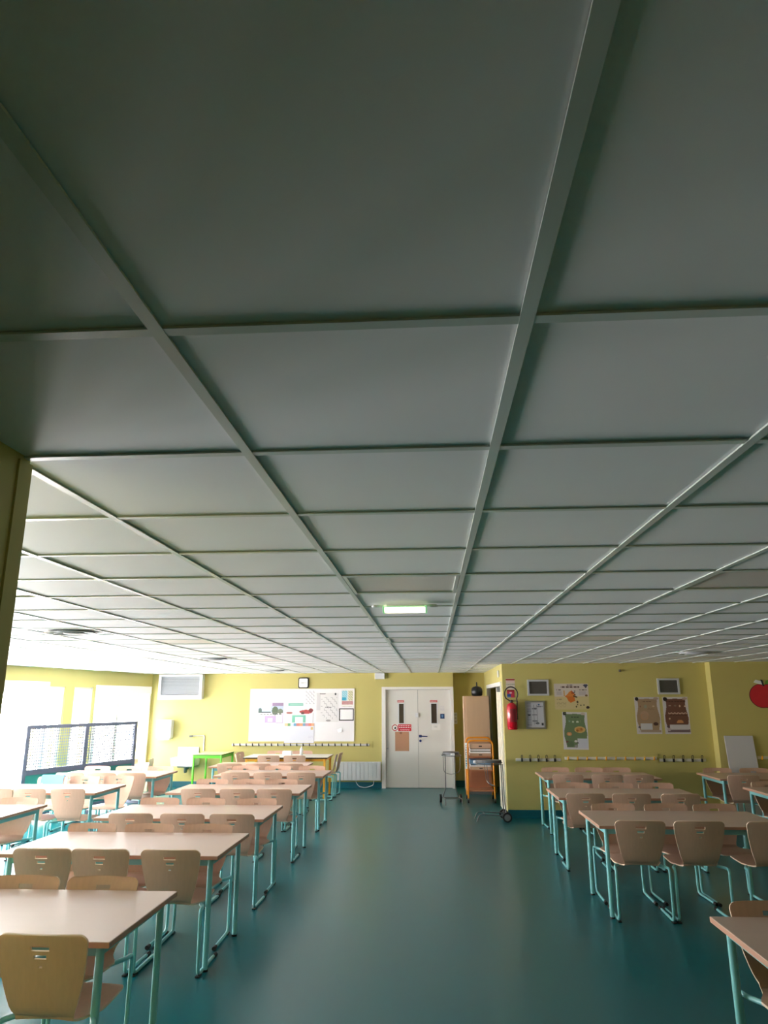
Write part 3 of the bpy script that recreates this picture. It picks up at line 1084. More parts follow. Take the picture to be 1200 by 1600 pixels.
# wash basin
t = thing('wash_basin', 'white wall hung wash basin with splashback', 'sink', (-5.40, YW, .45))
m_ = MB(); m_.box(-.235, .235, -.04, 0, .16, .395, 0, .012); m_.build('splashback', M_WHITEP, t, 40)
m_ = MB()
n = 8
outer = [(-.265, -.42), (.265, -.42), (.265, 0), (-.265, 0)]
m_.add([(-.265, -.42, .19), (.265, -.42, .19), (.265, 0, .19), (-.265, 0, .19),
        (-.225, -.38, .19), (.225, -.38, .19), (.225, -.07, .19), (-.225, -.07, .19),
        (-.18, -.33, .06), (.18, -.33, .06), (.18, -.10, .06), (-.18, -.10, .06),
        (-.25, -.40, .02), (.25, -.40, .02), (.25, 0, .02), (-.25, 0, .02)],
       [(0, 1, 5, 4), (1, 2, 6, 5), (2, 3, 7, 6), (3, 0, 4, 7), (4, 5, 9, 8), (5, 6, 10, 9), (6, 7, 11, 10), (7, 4, 8, 11), (8, 9, 10, 11),
        (12, 13, 1, 0), (13, 14, 2, 1), (14, 15, 3, 2), (15, 12, 0, 3), (15, 14, 13, 12)])
m_.build('bowl', M_WHITEP, t)
m_ = MB(); m_.tube(fillet([(0, -.2, .02), (0, -.2, -.12), (0, -.1, -.12), (0, -.1, -.05), (0, 0, -.05)], .04), .024, 10); m_.build('trap', M_GREY, t, 40)
m_ = MB(); m_.box(-.16, .16, -.25, -.02, -.02, .02, 0, .004); m_.build('bracket', M_GREY, t)
t = thing('wall_tap', 'thin wall tap with pipe above the wash basin', 'tap', (-5.30, YW, 1.08))
m_ = MB(); m_.tube(fillet([(-.08, -.05, -.01), (-.08, -.05, .0), (-.06, -.03, .0), (.24, -.02, .005), (.24, -.02, -.32)], .03), .012, 8); m_.build('pipe', M_ALU, t, 40)
m_ = MB(); m_.cyl((-.09, -.06, -.005), (-.02, -.06, -.005), .02, 12); m_.build('spout', M_CHROME, t, 40)

# whiteboard with sheets
WB = (-4.06, -1.715, .97, 2.088)
t = thing('whiteboard', 'large white notice board on the back wall', 'whiteboard', ((WB[0] + WB[1]) / 2, YW - .0005, WB[2]))
hw, hh = (WB[1] - WB[0]) / 2, WB[3] - WB[2]
m_ = MB(); m_.box(-hw, hw, -.018, 0, 0, hh); m_.build('panel', mat('board_white', (236, 234, 238), .35), t)
for a in ((-hw - .006, -hw + .006, -.004, hh + .004), (hw - .006, hw + .006, -.004, hh + .004)):
    f_ = MB(); f_.box(a[0], a[1], -.024, 0, a[2], a[3]); f_.build('edge_strip', M_WHITE, t)
for a in ((-hw, hw, -.006, .006), (-hw, hw, hh - .006, hh + .006)):
    f_ = MB(); f_.box(a[0], a[1], -.024, 0, a[2], a[3]); f_.build('edge_strip', M_WHITE, t)
YP = YW - .0185
poster('menu_poster', 'poster with lilac frame and beach photo on the whiteboard', 'poster', -3.89, -3.28, 1.35, 1.79, YP, 60, 44, paint_list((240, 238, 244), [
    (rect(.03, .97, .84, .99), lambda u, v: (222, 196, 232) if u < .55 else (150, 128, 160)), (rect(.04, .96, .5, .84), lambda u, v: (196, 214, 248) if u < .5 else (178, 190, 214)),
    (rect(.04, .5, .5, .56), (86, 96, 104)), (ell(.1, .62, .07, .12), (86, 104, 104)), (ell(.66, .6, .12, .22), (94, 112, 92)), (ell(.85, .58, .10, .12), (120, 132, 116)), (rect(.55, .95, .49, .54), (112, 116, 104)),
    (lines(.1, .9, .4, .5, 1, .6), (130, 128, 136)), (rect(.0, .06, .02, .36), (214, 196, 224)), (rect(.28, .70, .02, .36), (188, 164, 204)), (rect(.4, .57, .06, .26), (236, 230, 242)), (rect(.93, .97, .03, .5), (190, 176, 204)), (rect(.70, .97, .0, .04), (190, 176, 204))]))
poster('menu_poster', 'poster with mint green frame and red berries on the whiteboard', 'poster', -3.235, -2.62, 1.352, 1.79, YP, 60, 44, paint_list((232, 230, 232), [
    (rect(.06, .62, .85, .97), (126, 186, 172)), (rect(.14, .6, .88, .92), (196, 232, 222)), (ell(.12, .5, .12, .05), (160, 96, 92)), (ell(.72, .55, .24, .10), (176, 72, 72)), (ell(.9, .62, .08, .10), (120, 52, 56)), (ell(.6, .48, .06, .06), (104, 66, 60)),
    (rect(.22, .72, .02, .38), (120, 192, 172)), (rect(.34, .62, .02, .30), (234, 234, 238)), (rect(.97, 1., .0, .5), (196, 194, 200))]))
poster('calendar_sheet', 'large sheet with coloured strip along its top at the whiteboard bottom', 'poster', -3.265, -2.594, .93, 1.348, YP - .002, 66, 42, paint_list((218, 220, 232), [
    (rect(0, 1, .86, 1), lambda u, v: ((226, 190, 150), (110, 160, 110), (200, 214, 232), (110, 160, 196), (206, 130, 120), (226, 160, 120), (120, 160, 190), (206, 150, 170), (220, 130, 110), (230, 170, 130))[int(u * 9.99)]),
    (rect(.88, .96, .66, .82), (214, 190, 130)), (rect(.985, 1, 0, 1), (150, 150, 160)), (lines(.8, .95, .1, .5, 5, .2), (206, 204, 222))]))
poster('drawing_sheet', 'curled white sheet with faint outlines beside the black framed sheet', 'paper', -2.56, -2.065, 1.375, 2.0, YP, 50, 62, paint_list(
    lambda u, v: (222, 220, 222) if u > .18 or v < .4 else (204, 202, 206), [
    (lambda u, v: (int(u * 11) + int(v * 13)) % 3 == 0 and .2 < u < .95 and .1 < v < .85 and ((u * 11) % 1 < .18 or (v * 13) % 1 < .18), (158, 156, 162)), (ell(.28, .97, .14, .02), (120, 116, 118)), (ell(.86, .96, .05, .035), (70, 70, 76)), (ell(.55, .05, .12, .03), (150, 146, 148)), (lines(.4, .7, .48, .52, 1, .8), (110, 110, 116))]))
poster('drawing_sheet', 'small white outline drawing overlapping the berry poster', 'paper', -2.80, -2.60, 1.76, 2.05, YP - .003, 20, 28, paint_list((232, 230, 236), [(lambda u, v: (int(u * 5) + int(v * 7)) % 2 == 0 and ((u * 5) % 1 < .22 or (v * 7) % 1 < .22), (176, 174, 186))]))
poster('info_sheet', 'sheet with turquoise, yellow and red print at the whiteboard corner', 'poster', -2.0, -1.735, 1.69, 2.075, YP, 28, 40, paint_list((232, 228, 226), [
    (rect(.04, .5, .38, .92), lambda u, v: (120, 190, 212) if (int(u * 17) + int(v * 23)) % 3 else (200, 226, 232)), (rect(.04, .4, .38, .55), (50, 160, 196)), (rect(.56, .96, .38, .92), lambda u, v: (222, 220, 186) if (int(u * 15) + int(v * 21)) % 3 else (150, 150, 130)),
    (rect(.04, .97, .14, .34), lambda u, v: (196, 120, 124) if (int(u * 23) + int(v * 31)) % 3 else (214, 196, 192)), (lines(.1, .9, .02, .1, 1, .5), (180, 176, 176))]))
m_ = MB(); wall_panel(m_, (-2.05, -1.72), (1.402, 1.665), [(-2.028, -1.742, 1.424, 1.643)], YP - .004, YP - .001)
o = m_.build('framed_sheet', M_BLACK)
m2 = MB(); m2.box(-2.03, -1.74, YP - .0012, YP - .0002, 1.42, 1.645); m2.build('sheet', M_PAPER, o)
tag(o, 'blank sheet with thick black border on the whiteboard', 'paper')
m_ = MB(); m_.add([(-2.09, YP, 1.22), (-1.99, YP, 1.25), (-1.98, YP - .03, 1.17), (-2.06, YP - .02, 1.15), (-2.09, YP - .002, 1.22), (-1.99, YP - .002, 1.25), (-1.98, YP - .032, 1.17), (-2.06, YP - .022, 1.15)], [(0, 1, 2, 3), (7, 6, 5, 4), (0, 4, 5, 1), (1, 5, 6, 2), (2, 6, 7, 3), (3, 7, 4, 0)])
o = m_.build('paper_scrap', M_PAPER); tag(o, 'small curled scrap of white paper low on the whiteboard', 'paper')
# clock
t = thing('wall_clock', 'square white wall clock with rounded black rim', 'clock', (-2.862, YW, 2.22))
def rrect(w_, h_, r, n=6):
    out = []
    for cx, cz, a0 in ((w_ - r, h_ - r, 0), (-w_ + r, h_ - r, 90), (-w_ + r, -h_ + r, 180), (w_ - r, -h_ + r, 270)):
        out += [(cx + r * cos(radians(a0 + 90 * k / n)), cz + r * sin(radians(a0 + 90 * k / n))) for k in range(n + 1)]
    return out
m_ = MB(); m_.prism(rrect(.117, .117, .035), -.045, 0); m_.build('rim', M_BLACK, t, 40)
m_ = MB(); m_.prism(rrect(.096, .096, .026), -.048, -.044); m_.build('dial', M_PAPER, t, 40)
m_ = MB(); m_.box(-.052, .004, -.052, -.049, -.004, .004); m_.build('hour_hand', M_BLACK, t)
m_ = MB(); m_.box(-.003, .075, -.054, -.052, -.003, .003); m_.build('minute_hand', M_GREY, t)
# coat hooks
def hook_rail(name, label, x0, x1, z, y, n, hook_m, rail_m, board=None, style='peg', first_off=.05):
    t = thing(name, label, 'coat rack', ((x0 + x1) / 2, y, z))
    h_ = (x1 - x0) / 2
    yo = 0
    if board:
        b_ = MB(); b_.box(board[0] - (x0 + x1) / 2, board[1] - (x0 + x1) / 2, -.016, 0, board[2], board[3], 0, .002)
        b_.build('backing_board', M_WALL, t); yo = -.016
    r_ = MB(); r_.box(-h_, h_, yo - .014, yo, -.022, .022, 0, .003); r_.build('rail', rail_m, t)
    for k in range(n):
        hx = -h_ + first_off + (2 * h_ - 2 * first_off) * k / max(1, n - 1)
        if style == 'peg':
            k_ = MB(); k_.tube(fillet([(hx, yo - .012, -.02), (hx, yo - .05, -.02), (hx, yo - .06, .03)], .02), .012, 8)
            ho = k_.build('hook', hook_m, t, 40)
        else:
            k_ = MB(); k_.box(hx - .013, hx + .013, yo - .045, yo - .012, -.03, .022, 0, .004)
            ho = k_.build('hook', hook_m, t)
            l_ = MB(); l_.tube(fillet([(hx - .012, yo - .03, .02), (hx - .012, yo - .05, .075), (hx + .012, yo - .05, .075), (hx + .012, yo - .03, .02)], .012), .0045, 6)
            l_.build('loop', hook_m, ho, 40)
    return t
hook_rail('coat_rack', 'long white rail of dark coat hooks below the whiteboard', -4.43, -1.37, .895, YW, 22, M_BLACK, M_WHITE, (-3.47, -1.30, -.065, .075))
# radiator
t = thing('radiator', 'white wall radiator beside the double door', 'radiator', (-1.605, YW - .004, .16))
m_ = MB(); m_.box(-.49, .49, -.085, -.02, 0, .385, 0, .006); m_.build('body', mat('radiator_white', (222, 224, 226), .4), t)
for k in range(11):
    x = -.49 + .089 * k
    m_ = MB(); m_.box(x + .004, x + .083, -.098, -.085, .005, .38, 0, .006); m_.build('fin_panel', mat('radiator_white', (222, 224, 226), .4), t)
m_ = MB(); m_.box(-.4, .4, -.02, 0, .05, .3); m_.build('bracket', M_GREY, t)
m_ = MB(); m_.tube(fillet([(.33, -.05, .0), (.33, -.05, -.09), (.15, -.04, -.15), (.0, -.03, -.12), (-.06, -.02, -.03), (-.05, -.02, .02)], .06), .008, 8); m_.build('cable', M_WHITEP, t, 40)
m_ = MB(); m_.box(-.11, .11, -.10, 0, 0, .13, 0, .01)
o = m_.build('ventilation_box', M_WHITEP); o.location = (-1.14, YW, 2.292); tag(o, 'small white box under the ceiling above the double door frame', 'vent box')
m_ = MB(); m_.box(-.036, .036, -.04, 0, 0, .245, 0, .005)
o = m_.build('switch_panel', M_WHITEP); o.location = (.535, YA - .002, 1.32)
o.location = (.535, YB + .34, 1.32)
for k in range(3):
    b_ = MB(); b_.box(-.022, .022, -.046, -.04, .03 + .075 * k, .07 + .075 * k, 0, .003); b_.build('switch', M_LGREY, o)
tag(o, 'white column of light switches beside the double door', 'switch')

# ================================================================== THE ALCOVE
# cupboard
t = thing('cupboard', 'tall beech cupboard in the alcove, behind the orange trolley', 'cupboard', (.93, 15.60, 0))
m_ = MB(); m_.box(-.262, .262, -.2, .30, .06, 1.915, 0, .004); m_.build('carcass', M_CABINET, t)
m_ = MB(); m_.box(-.215, .260, -.222, -.2, .10, 1.905, 0, .004); dd = m_.build('cupboard_door', M_CABINET, t)
m_ = MB(); m_.box(.18, .2, -.24, -.222, 1.0, 1.14, 0, .004); m_.build('handle', M_ALU, dd)
m_ = MB(); m_.box(-.25, .25, -.18, .29, 0, .06); m_.build('plinth', M_GREY, t)
# black pot
t = thing('black_pot', 'black rounded pot with upright handle on top of the cupboard', 'pot', (.955, 15.5, 1.915))
m_ = MB(); m_.lathe([(.085, 0), (.112, .02), (.118, .09), (.112, .15), (.085, .185), (.03, .20), (.018, .205)], 24); m_.build('body', mat('black_enamel', (26, 28, 30), .35), t, 50)
m_ = MB(); m_.tube([(0, 0, .2), (0, 0, .285)], [.016, .012], 10); m_.build('handle', M_BLACK, t, 40)
# orange trolley
t = thing('orange_trolley', 'orange tube trolley with wooden shelves full of papers', 'trolley', (.895, 14.40, 0))
for (yy, zt) in ((-.27, 1.10), (.27, 1.13)):
    m_ = MB(); m_.tube(fillet([(-.245, yy, .085), (-.235, yy, zt), (.235, yy, zt), (.245, yy, .085)], .09, 8), .017, 10)
    m_.build('frame_tube', M_ORANGE, t, 50)
for z in (.20, .56, .80):
    m_ = MB(); m_.box(-.232, .232, -.26, .26, z, z + .022, 0, .003); m_.build('shelf', M_SHELF, t)
for sx in (-1, 1):
    m_ = MB(); m_.tube([(sx * .242, -.27, .19), (sx * .242, .27, .19)], .012, 8); m_.build('side_bar', M_ORANGE, t, 40)
m_ = MB(); m_.box(-.225, .225, .235, .25, .222, 1.05); m_.build('rear_panel', M_SHELF, t)
for sx in (-1, 1):
    for sy in (-1, 1):
        m_ = MB(); m_.cyl((sx * .245 - .014, sy * .27 + .02, .038), (sx * .245 + .014, sy * .27 + .02, .038), .038, 14)
        w_ = m_.build('castor', M_BLACK, t, 40)
        f_ = MB(); f_.box(sx * .245 - .02, sx * .245 + .02, sy * .27 - .012, sy * .27 + .03, .045, .09, 0, .004); f_.build('castor_fork', M_CHROME, w_)
def stack(label, x, y, z, items):
    for (nm, m, w_, d_, h_, dx, lb) in items:
        s_ = MB(); s_.box(-w_ / 2, w_ / 2, -d_ / 2, d_ / 2, 0, h_, 0, .003)
        o = s_.build(nm, m); o.location = (x + dx, y, z); tag(o, lb, 'box' if 'tray' in nm else 'folder', 'papers on the orange trolley')
        z += h_
        if 'tray' in nm:
            s_ = MB(); s_.box(-.03, .03, -d_ / 2 - .008, -d_ / 2, h_ * .35, h_ * .6, 0, .002); s_.build('handle', M_BLACK, o)
M_TRAY = mat('pale_wood_tray', (196, 160, 136), .5, noise=(3, .05))
stack('', .90, 14.37, .582, [('wooden_tray', M_TRAY, .40, .44, .055, 0, 'pale wooden tray lowest on the middle shelf of the orange trolley'), ('paper_stack', M_PAPER, .38, .40, .025, 0, 'white paper stack under the blue folder'),
                             ('dark_binder', M_BLACK, .37, .40, .014, 0, 'thin dark binder under the blue folder'), ('blue_folder', mat('grey_blue_card', (120, 158, 196), .5), .39, .43, .075, -.005, 'thick blue folder on the middle shelf of the orange trolley')])
stack('', .90, 14.37, .822, [('wooden_tray', M_TRAY, .40, .44, .050, 0, 'pale wooden tray lowest on the upper shelf of the orange trolley'), ('paper_stack', M_PAPER, .385, .40, .03, 0, 'white paper stack on the upper shelf of the orange trolley'),
                             ('dark_binder', M_BLACK, .37, .40, .014, 0, 'lower dark binder on the upper shelf of the orange trolley'), ('white_folder', M_PAPER, .38, .40, .028, 0, 'white folder between two dark binders'),
                             ('dark_binder', M_BLACK, .37, .40, .014, 0, 'upper dark binder on the upper shelf of the orange trolley'), ('wooden_tray', M_TRAY, .40, .44, .085, 0, 'pale wooden tray topmost on the orange trolley')])
poster('side_sheet', 'white sheet with blue lettering hanging at the side of the trolley', 'paper', .612, .668, .60, 1.06, 14.12, 8, 40, paint_list((226, 230, 236), [(lines(.15, .85, .1, .45, 4, .5), (90, 150, 190)), (lines(.15, .85, .55, .95, 5, .4), (120, 110, 120))]))
# refuse sack holders
def lid_mesh(L, W, tip):
    n = 24
    out = []
    for k in range(n):
        a = 2 * pi * k / n
        x = cos(a) * L / 2
        out.append((x, sin(a) * W / 2 * (.78 + .22 * x / (L / 2))))
    return out
def sack_holder(label, loc, rz, wheels):
    t = thing('sack_holder', label, 'bin stand', loc, rz)
    m_ = MB(); m_.prism(lid_mesh(.44, .40, 0), .865, .875, 'z'); m_.prism([(x * .93, y * .93) for x, y in lid_mesh(.44, .40, 0)], .875, .905, 'z'); m_.build('lid', M_LID, t, 30)
    m_ = MB(); m_.box(-.245, -.195, -.035, .035, .855, .895, 0, .008); m_.build('lid_catch', M_WHITEP, t)
    m_ = MB(); m_.tube([(.205 * cos(2 * pi * k / 24) , .18 * sin(2 * pi * k / 24), .845) for k in range(24)], .007, 8, closed=True); m_.build('sack_ring', M_CHROME, t, 60)
    for sy in (-.09, .09):
        m_ = MB(); m_.tube(fillet([(.205, sy, .85), (.215, sy, .25), (.235, sy * 1.6, .09)], .05), .009, 8); m_.build('pole', M_CHROME, t, 50)
    m_ = MB(); m_.tube(fillet([(-.05, .16, .84), (-.03, .15, .55), (.12, 0, .50), (-.03, -.15, .55), (-.05, -.16, .84)], .08), .005, 6); m_.build('wire_hoop', M_CHROME, t, 60)
    m_ = MB(); m_.tube(fillet([(.235, -.15, .09), (-.16, -.15, .11), (-.2, -.15, .09), (-.235, -.15, .008)], .03), .009, 8); m_.build('base_bar', M_CHROME, t, 50)
    m_ = MB(); m_.tube(fillet([(.235, .15, .09), (-.16, .15, .11), (-.2, .15, .09), (-.235, .15, .008)], .03), .009, 8); m_.build('base_bar', M_CHROME, t, 50)
    m_ = MB(); m_.tube([(-.1, -.15, .105), (-.1, .15, .105)], .008, 8); m_.build('cross_bar', M_CHROME, t, 50)
    m_ = MB(); m_.tube([(.235, -.2, .085), (.235, .2, .085)], .009, 8); m_.build('axle', M_CHROME, t, 50)
    for sy in (-1, 1):
        m_ = MB(); m_.cyl((.235, sy * .17, .072), (.235, sy * .205, .072), .072, 24); w_ = m_.build('wheel', M_BLACK, t, 40)
        h_ = MB(); h_.cyl((.235, sy * .165, .072), (.235, sy * .21, .072), .048, 20); h_.build('hub', M_GREY, w_, 40)
    return t
sack_holder('grey lidded sack holder on wheels standing before the wall corner', (.90, 12.20, 0), .05, 1)
sack_holder('grey lidded sack holder on wheels in front of the double door', (.35, 14.02, 0), pi / 2 + .1, 1)
# small sensor high in the alcove
m_ = MB(); m_.box(-.03, 0, -.05, .05, -.06, .06, 0, .008)
o = m_.build('wall_sensor', M_WHITEP); o.location = (1.2, 13.0, 2.28); tag(o, 'small white wall sensor above the alcove doorway', 'sensor')

# ================================================================== THE POSTER WALL
YW = YR
# fire extinguisher
t = thing('fire_extinguisher', 'red fire extinguisher with black hose hung on the yellow wall', 'extinguisher', (1.325, YW - .092, 1.365))
m_ = MB(); m_.lathe([(.072, 0), (.080, .012), (.080, .028), (.074, .03), (.084, .045), (.084, .36), (.070, .40), (.035, .425), (.024, .43)], 28); m_.build('cylinder', M_RED, t, 40)
m_ = MB(); m_.lathe([(.022, .428), (.024, .435), (.024, .455), (.016, .47)], 16); m_.build('valve', M_BLACK, t, 40)
m_ = MB(); m_.box(-.012, .10, -.011, .011, .462, .472, 0, .003); m_.build('lever', M_BLACK, t)
m_ = MB(); m_.box(-.012, .11, -.010, .010, .44, .45, 0, .003); m_.build('carry_handle', M_BLACK, t)
hp = [(-.015, 0, .45)]
for k in range(15):
    a = radians(215 - k * 250 / 14)
    hp.append((-.0 + .108 * cos(a) , -.01, .565 + .118 * sin(a)))
hp += [(.093, .0, .42), (.088, 0, .34), (.082, 0, .24)]
m_ = MB(); m_.tube(hp, .0095, 8); m_.build('hose', M_BLACK, t, 60)
m_ = MB(); m_.tube([(.083, 0, .26), (.081, 0, .20), (.08, 0, .16)], [.011, .014, .017], 10); m_.build('nozzle', M_BLACK, t, 50)
m_ = MB()
n = 16
vs, fs = [], []
for z in (.12, .33):
    vs += [(.0848 * cos(radians(-115 + 75 * k / n)), .0848 * sin(radians(-115 + 75 * k / n)), z) for k in range(n + 1)]
fs = [(k, k + 1, n + 2 + k, n + 1 + k) for k in range(n)]
m_.add(vs, fs); m_.build('instruction_label', mat('label_dark_red', (140, 26, 40), .5), t, 60)
m_ = MB(); m_.box(-.03, .03, .083, .092, .2, .36); m_.build('wall_bracket', M_GREY, t)
# signs above it
poster('extinguisher_notice', 'white notice with red header above the fire extinguisher', 'sign', 1.257, 1.405, 2.005, 2.185, YW, 24, 30, paint_list((216, 206, 190), [(rect(.02, .98, .82, .97), (170, 66, 62)), (lines(.05, .95, .42, .56, 1, .6), (150, 140, 134)), (rect(.02, .98, .60, .80), (226, 200, 190))]))
poster('extinguisher_sign', 'red and blue square sign behind the extinguisher hose', 'sign', 1.268, 1.392, 1.875, 2.0, YW - .001, 24, 24, paint_list((196, 52, 78), [(rect(0, 1, .82, 1), (150, 30, 44)), (rect(0, .5, .0, .46), lambda u, v: (36, 74, 150) if v > .14 else (120, 150, 190)), (ell(.5, .62, .18, .10), (226, 190, 196))]))
# vents
def wall_vent(label, x0, x1, z0, z1):
    t = thing('wall_vent', label, 'air vent', ((x0 + x1) / 2, YW, z0), 0, 'metal wall vents')
    h_, H_ = (x1 - x0) / 2, z1 - z0
    m_ = MB(); wall_panel(m_, (-h_, h_), (0, H_), [(-h_ + .03, h_ - .03, .03, H_ - .03)], -.03, 0); m_.build('frame', M_LGREY, t)
    m_ = MB(); m_.box(-h_ + .03, h_ - .03, -.006, 0, .03, H_ - .03); m_.build('backing', M_GRILLE, t)
    k, z = 0, .036
    while z < H_ - .036:
        s_ = MB(); s_.box(-h_ + .03, h_ - .03, -.02, -.007, z, z + .005); s_.build('slat', M_GRILLE, t); z += .0125
wall_vent('metal framed wall vent above the silver framed plan', 1.61, 1.963, 1.905, 2.165)
wall_vent('metal framed wall vent above the two brown posters', 3.745, 4.10, 1.918, 2.176)
# framed plan
t = thing('framed_plan', 'silver framed evacuation plan beside the fire extinguisher', 'picture frame', (1.72, YW, 1.372))
m_ = MB(); wall_panel(m_, (-.162, .162), (0, .45), [(-.137, .137, .025, .425)], -.022, 0); m_.build('frame', M_ALU, t)
poster('plan_sheet', None, None, -.14, .14, .022, .428, -.004, 42, 60, paint_list((204, 204, 214), [(rect(.0, .25, 0, 1), lambda u, v: (150, 152, 172) if (int(v * 47) * 7 % 5) < 2 else (190, 192, 206)), (rect(.06, .22, .46, .52), (40, 44, 52)),
       (lambda u, v: .3 < u < .75 and .12 < v < .9 and ((abs(u - .42) < .02) or (abs(u - .6) < .012) or (int(v * 29) % 7 == 0 and u < .62)), (128, 130, 142)), (ell(.5, .74, .05, .04), (90, 92, 104)), (ell(.72, .9, .06, .03), (80, 110, 150)), (lines(.62, .95, .8, .86, 1, .7), (110, 112, 130)), (ell(.6, .17, .12, .04), (110, 112, 122)), (rect(.84, .96, .08, .18), (60, 62, 66))]), parent=t)
# posters
def france(u, v):
    pts = [(.36, .44), (.30, .52), (.36, .56), (.42, .66), (.50, .74), (.56, .66), (.62, .56), (.58, .46), (.60, .34), (.54, .30), (.46, .26), (.40, .32)]
    ins = False
    for (a, b_), (c, d) in zip(pts, pts[1:] + pts[:1]):
        if (b_ > v) != (d > v) and u < (c - a) * (v - b_) / (d - b_) + a:
            ins = not ins
    return ins
poster('map_poster', 'cream poster with an orange map and dark heart corner', 'poster', 2.052, 2.615, 1.68, 2.098, YW, 92, 68, paint_list(lambda u, v: (206, 196, 190) if v > .5 else (206, 190, 140), [
    (lines(.38, .56, .93, .97, 1, .8), (90, 84, 90)), (lines(.2, .74, .84, .90, 1, .9), (96, 70, 60)), (ell(.9, .93, .035, .045), (64, 64, 84)), (ell(.95, .93, .035, .045), (64, 64, 84)), (lambda u, v: v > .82 and abs(u - .925) < (v - .82) * .65 and v < .94, (64, 64, 84)),
    (lambda u, v: france(u, v), lambda u, v: (206, 112, 40) if v < .5 else (214, 130, 60)), (lambda u, v: france(u, v) and u > .5 and v > .6, (176, 84, 40)), (lines(.55, .62, .56, .76, 3, .5), (46, 44, 48)), (lambda u, v: .54 < u < .66 and abs(v - .5 - (.60 - u) * .5) < .03, (90, 74, 48)),
    (rect(.27, .30, .52, .74), (206, 158, 72)), (rect(.07, .22, .56, .70), (186, 178, 178)), (lines(.07, .2, .74, .78, 1, .9), (110, 100, 100)), (lines(.07, .22, .38, .42, 1, .9), (120, 106, 80)), (lines(.05, .34, .1, .32, 4, .35), (176, 160, 116)), (rect(.72, .92, .56, .70), (190, 180, 184)), (lines(.74, .95, .74, .78, 1, .9), (120, 110, 110)),
    (ell(.93, .54, .04, .04), (120, 92, 60)), (ell(.66, .29, .03, .045), (74, 62, 44)), (ell(.62, .11, .025, .035), (92, 82, 50)), (ell(.75, .16, .02, .03), (92, 92, 60)), (ell(.84, .17, .02, .03), (86, 80, 50)), (ell(.66, .19, .015, .03), (110, 100, 60)), (ell(.95, .08, .05, .055), (48, 36, 30))]))
def wavy(m):
    """scroll-shaped coloured field with a white paper margin"""
    def T(u, v):
        e = .09 + .045 * sin(v * 8.5 + 1.2)
        return e < u < 1 - e * .85 and .06 < v < .95 - .025 * abs(2 * u - 1) ** 2
    return T
poster('fruit_poster', 'green scroll poster with fruits hung under the orange map poster', 'poster', 2.15, 2.555, 1.052, 1.643, YW, 60, 88, paint_list((208, 206, 212), [
    (wavy(0), (108, 128, 92)), (ell(.10, .955, .075, .05), (38, 40, 40)), (ell(.12, .96, .03, .02), (96, 108, 84)), (ell(.84, .95, .10, .035), (196, 180, 172)), (lines(.34, .68, .855, .88, 1, .9), (60, 74, 56)), (ell(.28, .75, .03, .025), (128, 160, 150)), (ell(.42, .735, .045, .025), (198, 204, 182)), (ell(.60, .735, .05, .025), (204, 208, 190)), (ell(.72, .75, .02, .03), (128, 140, 100)),
    (ell(.68, .53, .22, .085), (206, 168, 104)), (ell(.67, .53, .15, .055), (192, 136, 70)), (ell(.58, .50, .05, .03), (150, 96, 44)), (ell(.74, .54, .04, .03), (160, 104, 50)), (ell(.25, .41, .10, .05), (198, 134, 88)), (ell(.25, .405, .05, .03), (214, 160, 116)),
    (rect(.56, .985, .04, .29), (200, 202, 214)), (ell(.50, .22, .06, .03), (214, 214, 214)), (ell(.56, .18, .05, .02), (96, 96, 92)), (ell(.16, .20, .06, .03), (112, 76, 66)), (ell(.28, .14, .14, .08), (96, 114, 84)), (ell(.50, .09, .06, .04), (150, 146, 148))]), tilt=.015)
poster('recipe_poster', 'tan scroll poster left of the dark brown one', 'poster', 3.35, 3.755, 1.292, 1.878, YW, 60, 88, paint_list((206, 200, 202), [
    (wavy(0), (162, 136, 108)), (ell(.10, .945, .075, .05), (40, 34, 34)), (ell(.86, .955, .10, .035), (176, 156, 140)), (lines(.30, .68, .865, .89, 1, .9), (116, 90, 70)), (ell(.42, .74, .06, .05), (148, 150, 132)), (ell(.74, .75, .05, .015), (214, 196, 170)), (ell(.22, .74, .02, .02), (130, 80, 66)), (lines(.5, .75, .66, .71, 2, .5), (138, 112, 90)),
    (ell(.36, .52, .17, .10), (176, 144, 120)), (ell(.35, .46, .15, .09), (184, 140, 104)), (ell(.36, .47, .12, .075), (172, 142, 116)), (ell(.78, .27, .10, .045), (78, 50, 42)), (rect(.17, .64, .11, .28), (198, 198, 202)), (ell(.12, .18, .05, .025), (80, 76, 84)), (ell(.14, .07, .08, .03), (190, 182, 184)), (rect(.16, .96, .05, .10), (166, 146, 130))]))
poster('recipe_poster', 'dark brown scroll poster beside the tan one', 'poster', 3.805, 4.212, 1.292, 1.878, YW, 60, 88, paint_list((206, 200, 204), [
    (wavy(0), (114, 76, 60)), (ell(.11, .94, .085, .055), (34, 26, 26)), (ell(.88, .95, .10, .035), (184, 160, 148)), (lines(.15, .88, .86, .89, 1, .9), (76, 40, 34)), (ell(.27, .76, .05, .015), (184, 158, 140)), (ell(.48, .76, .05, .02), (130, 112, 96)), (ell(.66, .75, .035, .03), (206, 176, 150)), (ell(.88, .745, .05, .02), (214, 190, 172)),
    (lambda u, v: .18 < u < .92 and abs(v - .555 - .012 * sin(u * 46)) < .014, (206, 174, 154)), (lines(.2, .9, .5, .52, 1, .7), (74, 34, 30)), (ell(.22, .41, .035, .022), (204, 170, 142)), (lambda u, v: ((u - .62) / .13) ** 2 + ((v - .30) / .08) ** 2 < 1 and v > .30, (206, 146, 92)),
    (rect(.10, .98, .05, .12), (120, 100, 104)), (rect(.20, .93, .11, .25), (204, 198, 200)), (ell(.14, .2, .06, .03), (92, 74, 78)), (ell(.16, .12, .08, .04), (186, 170, 176))]))
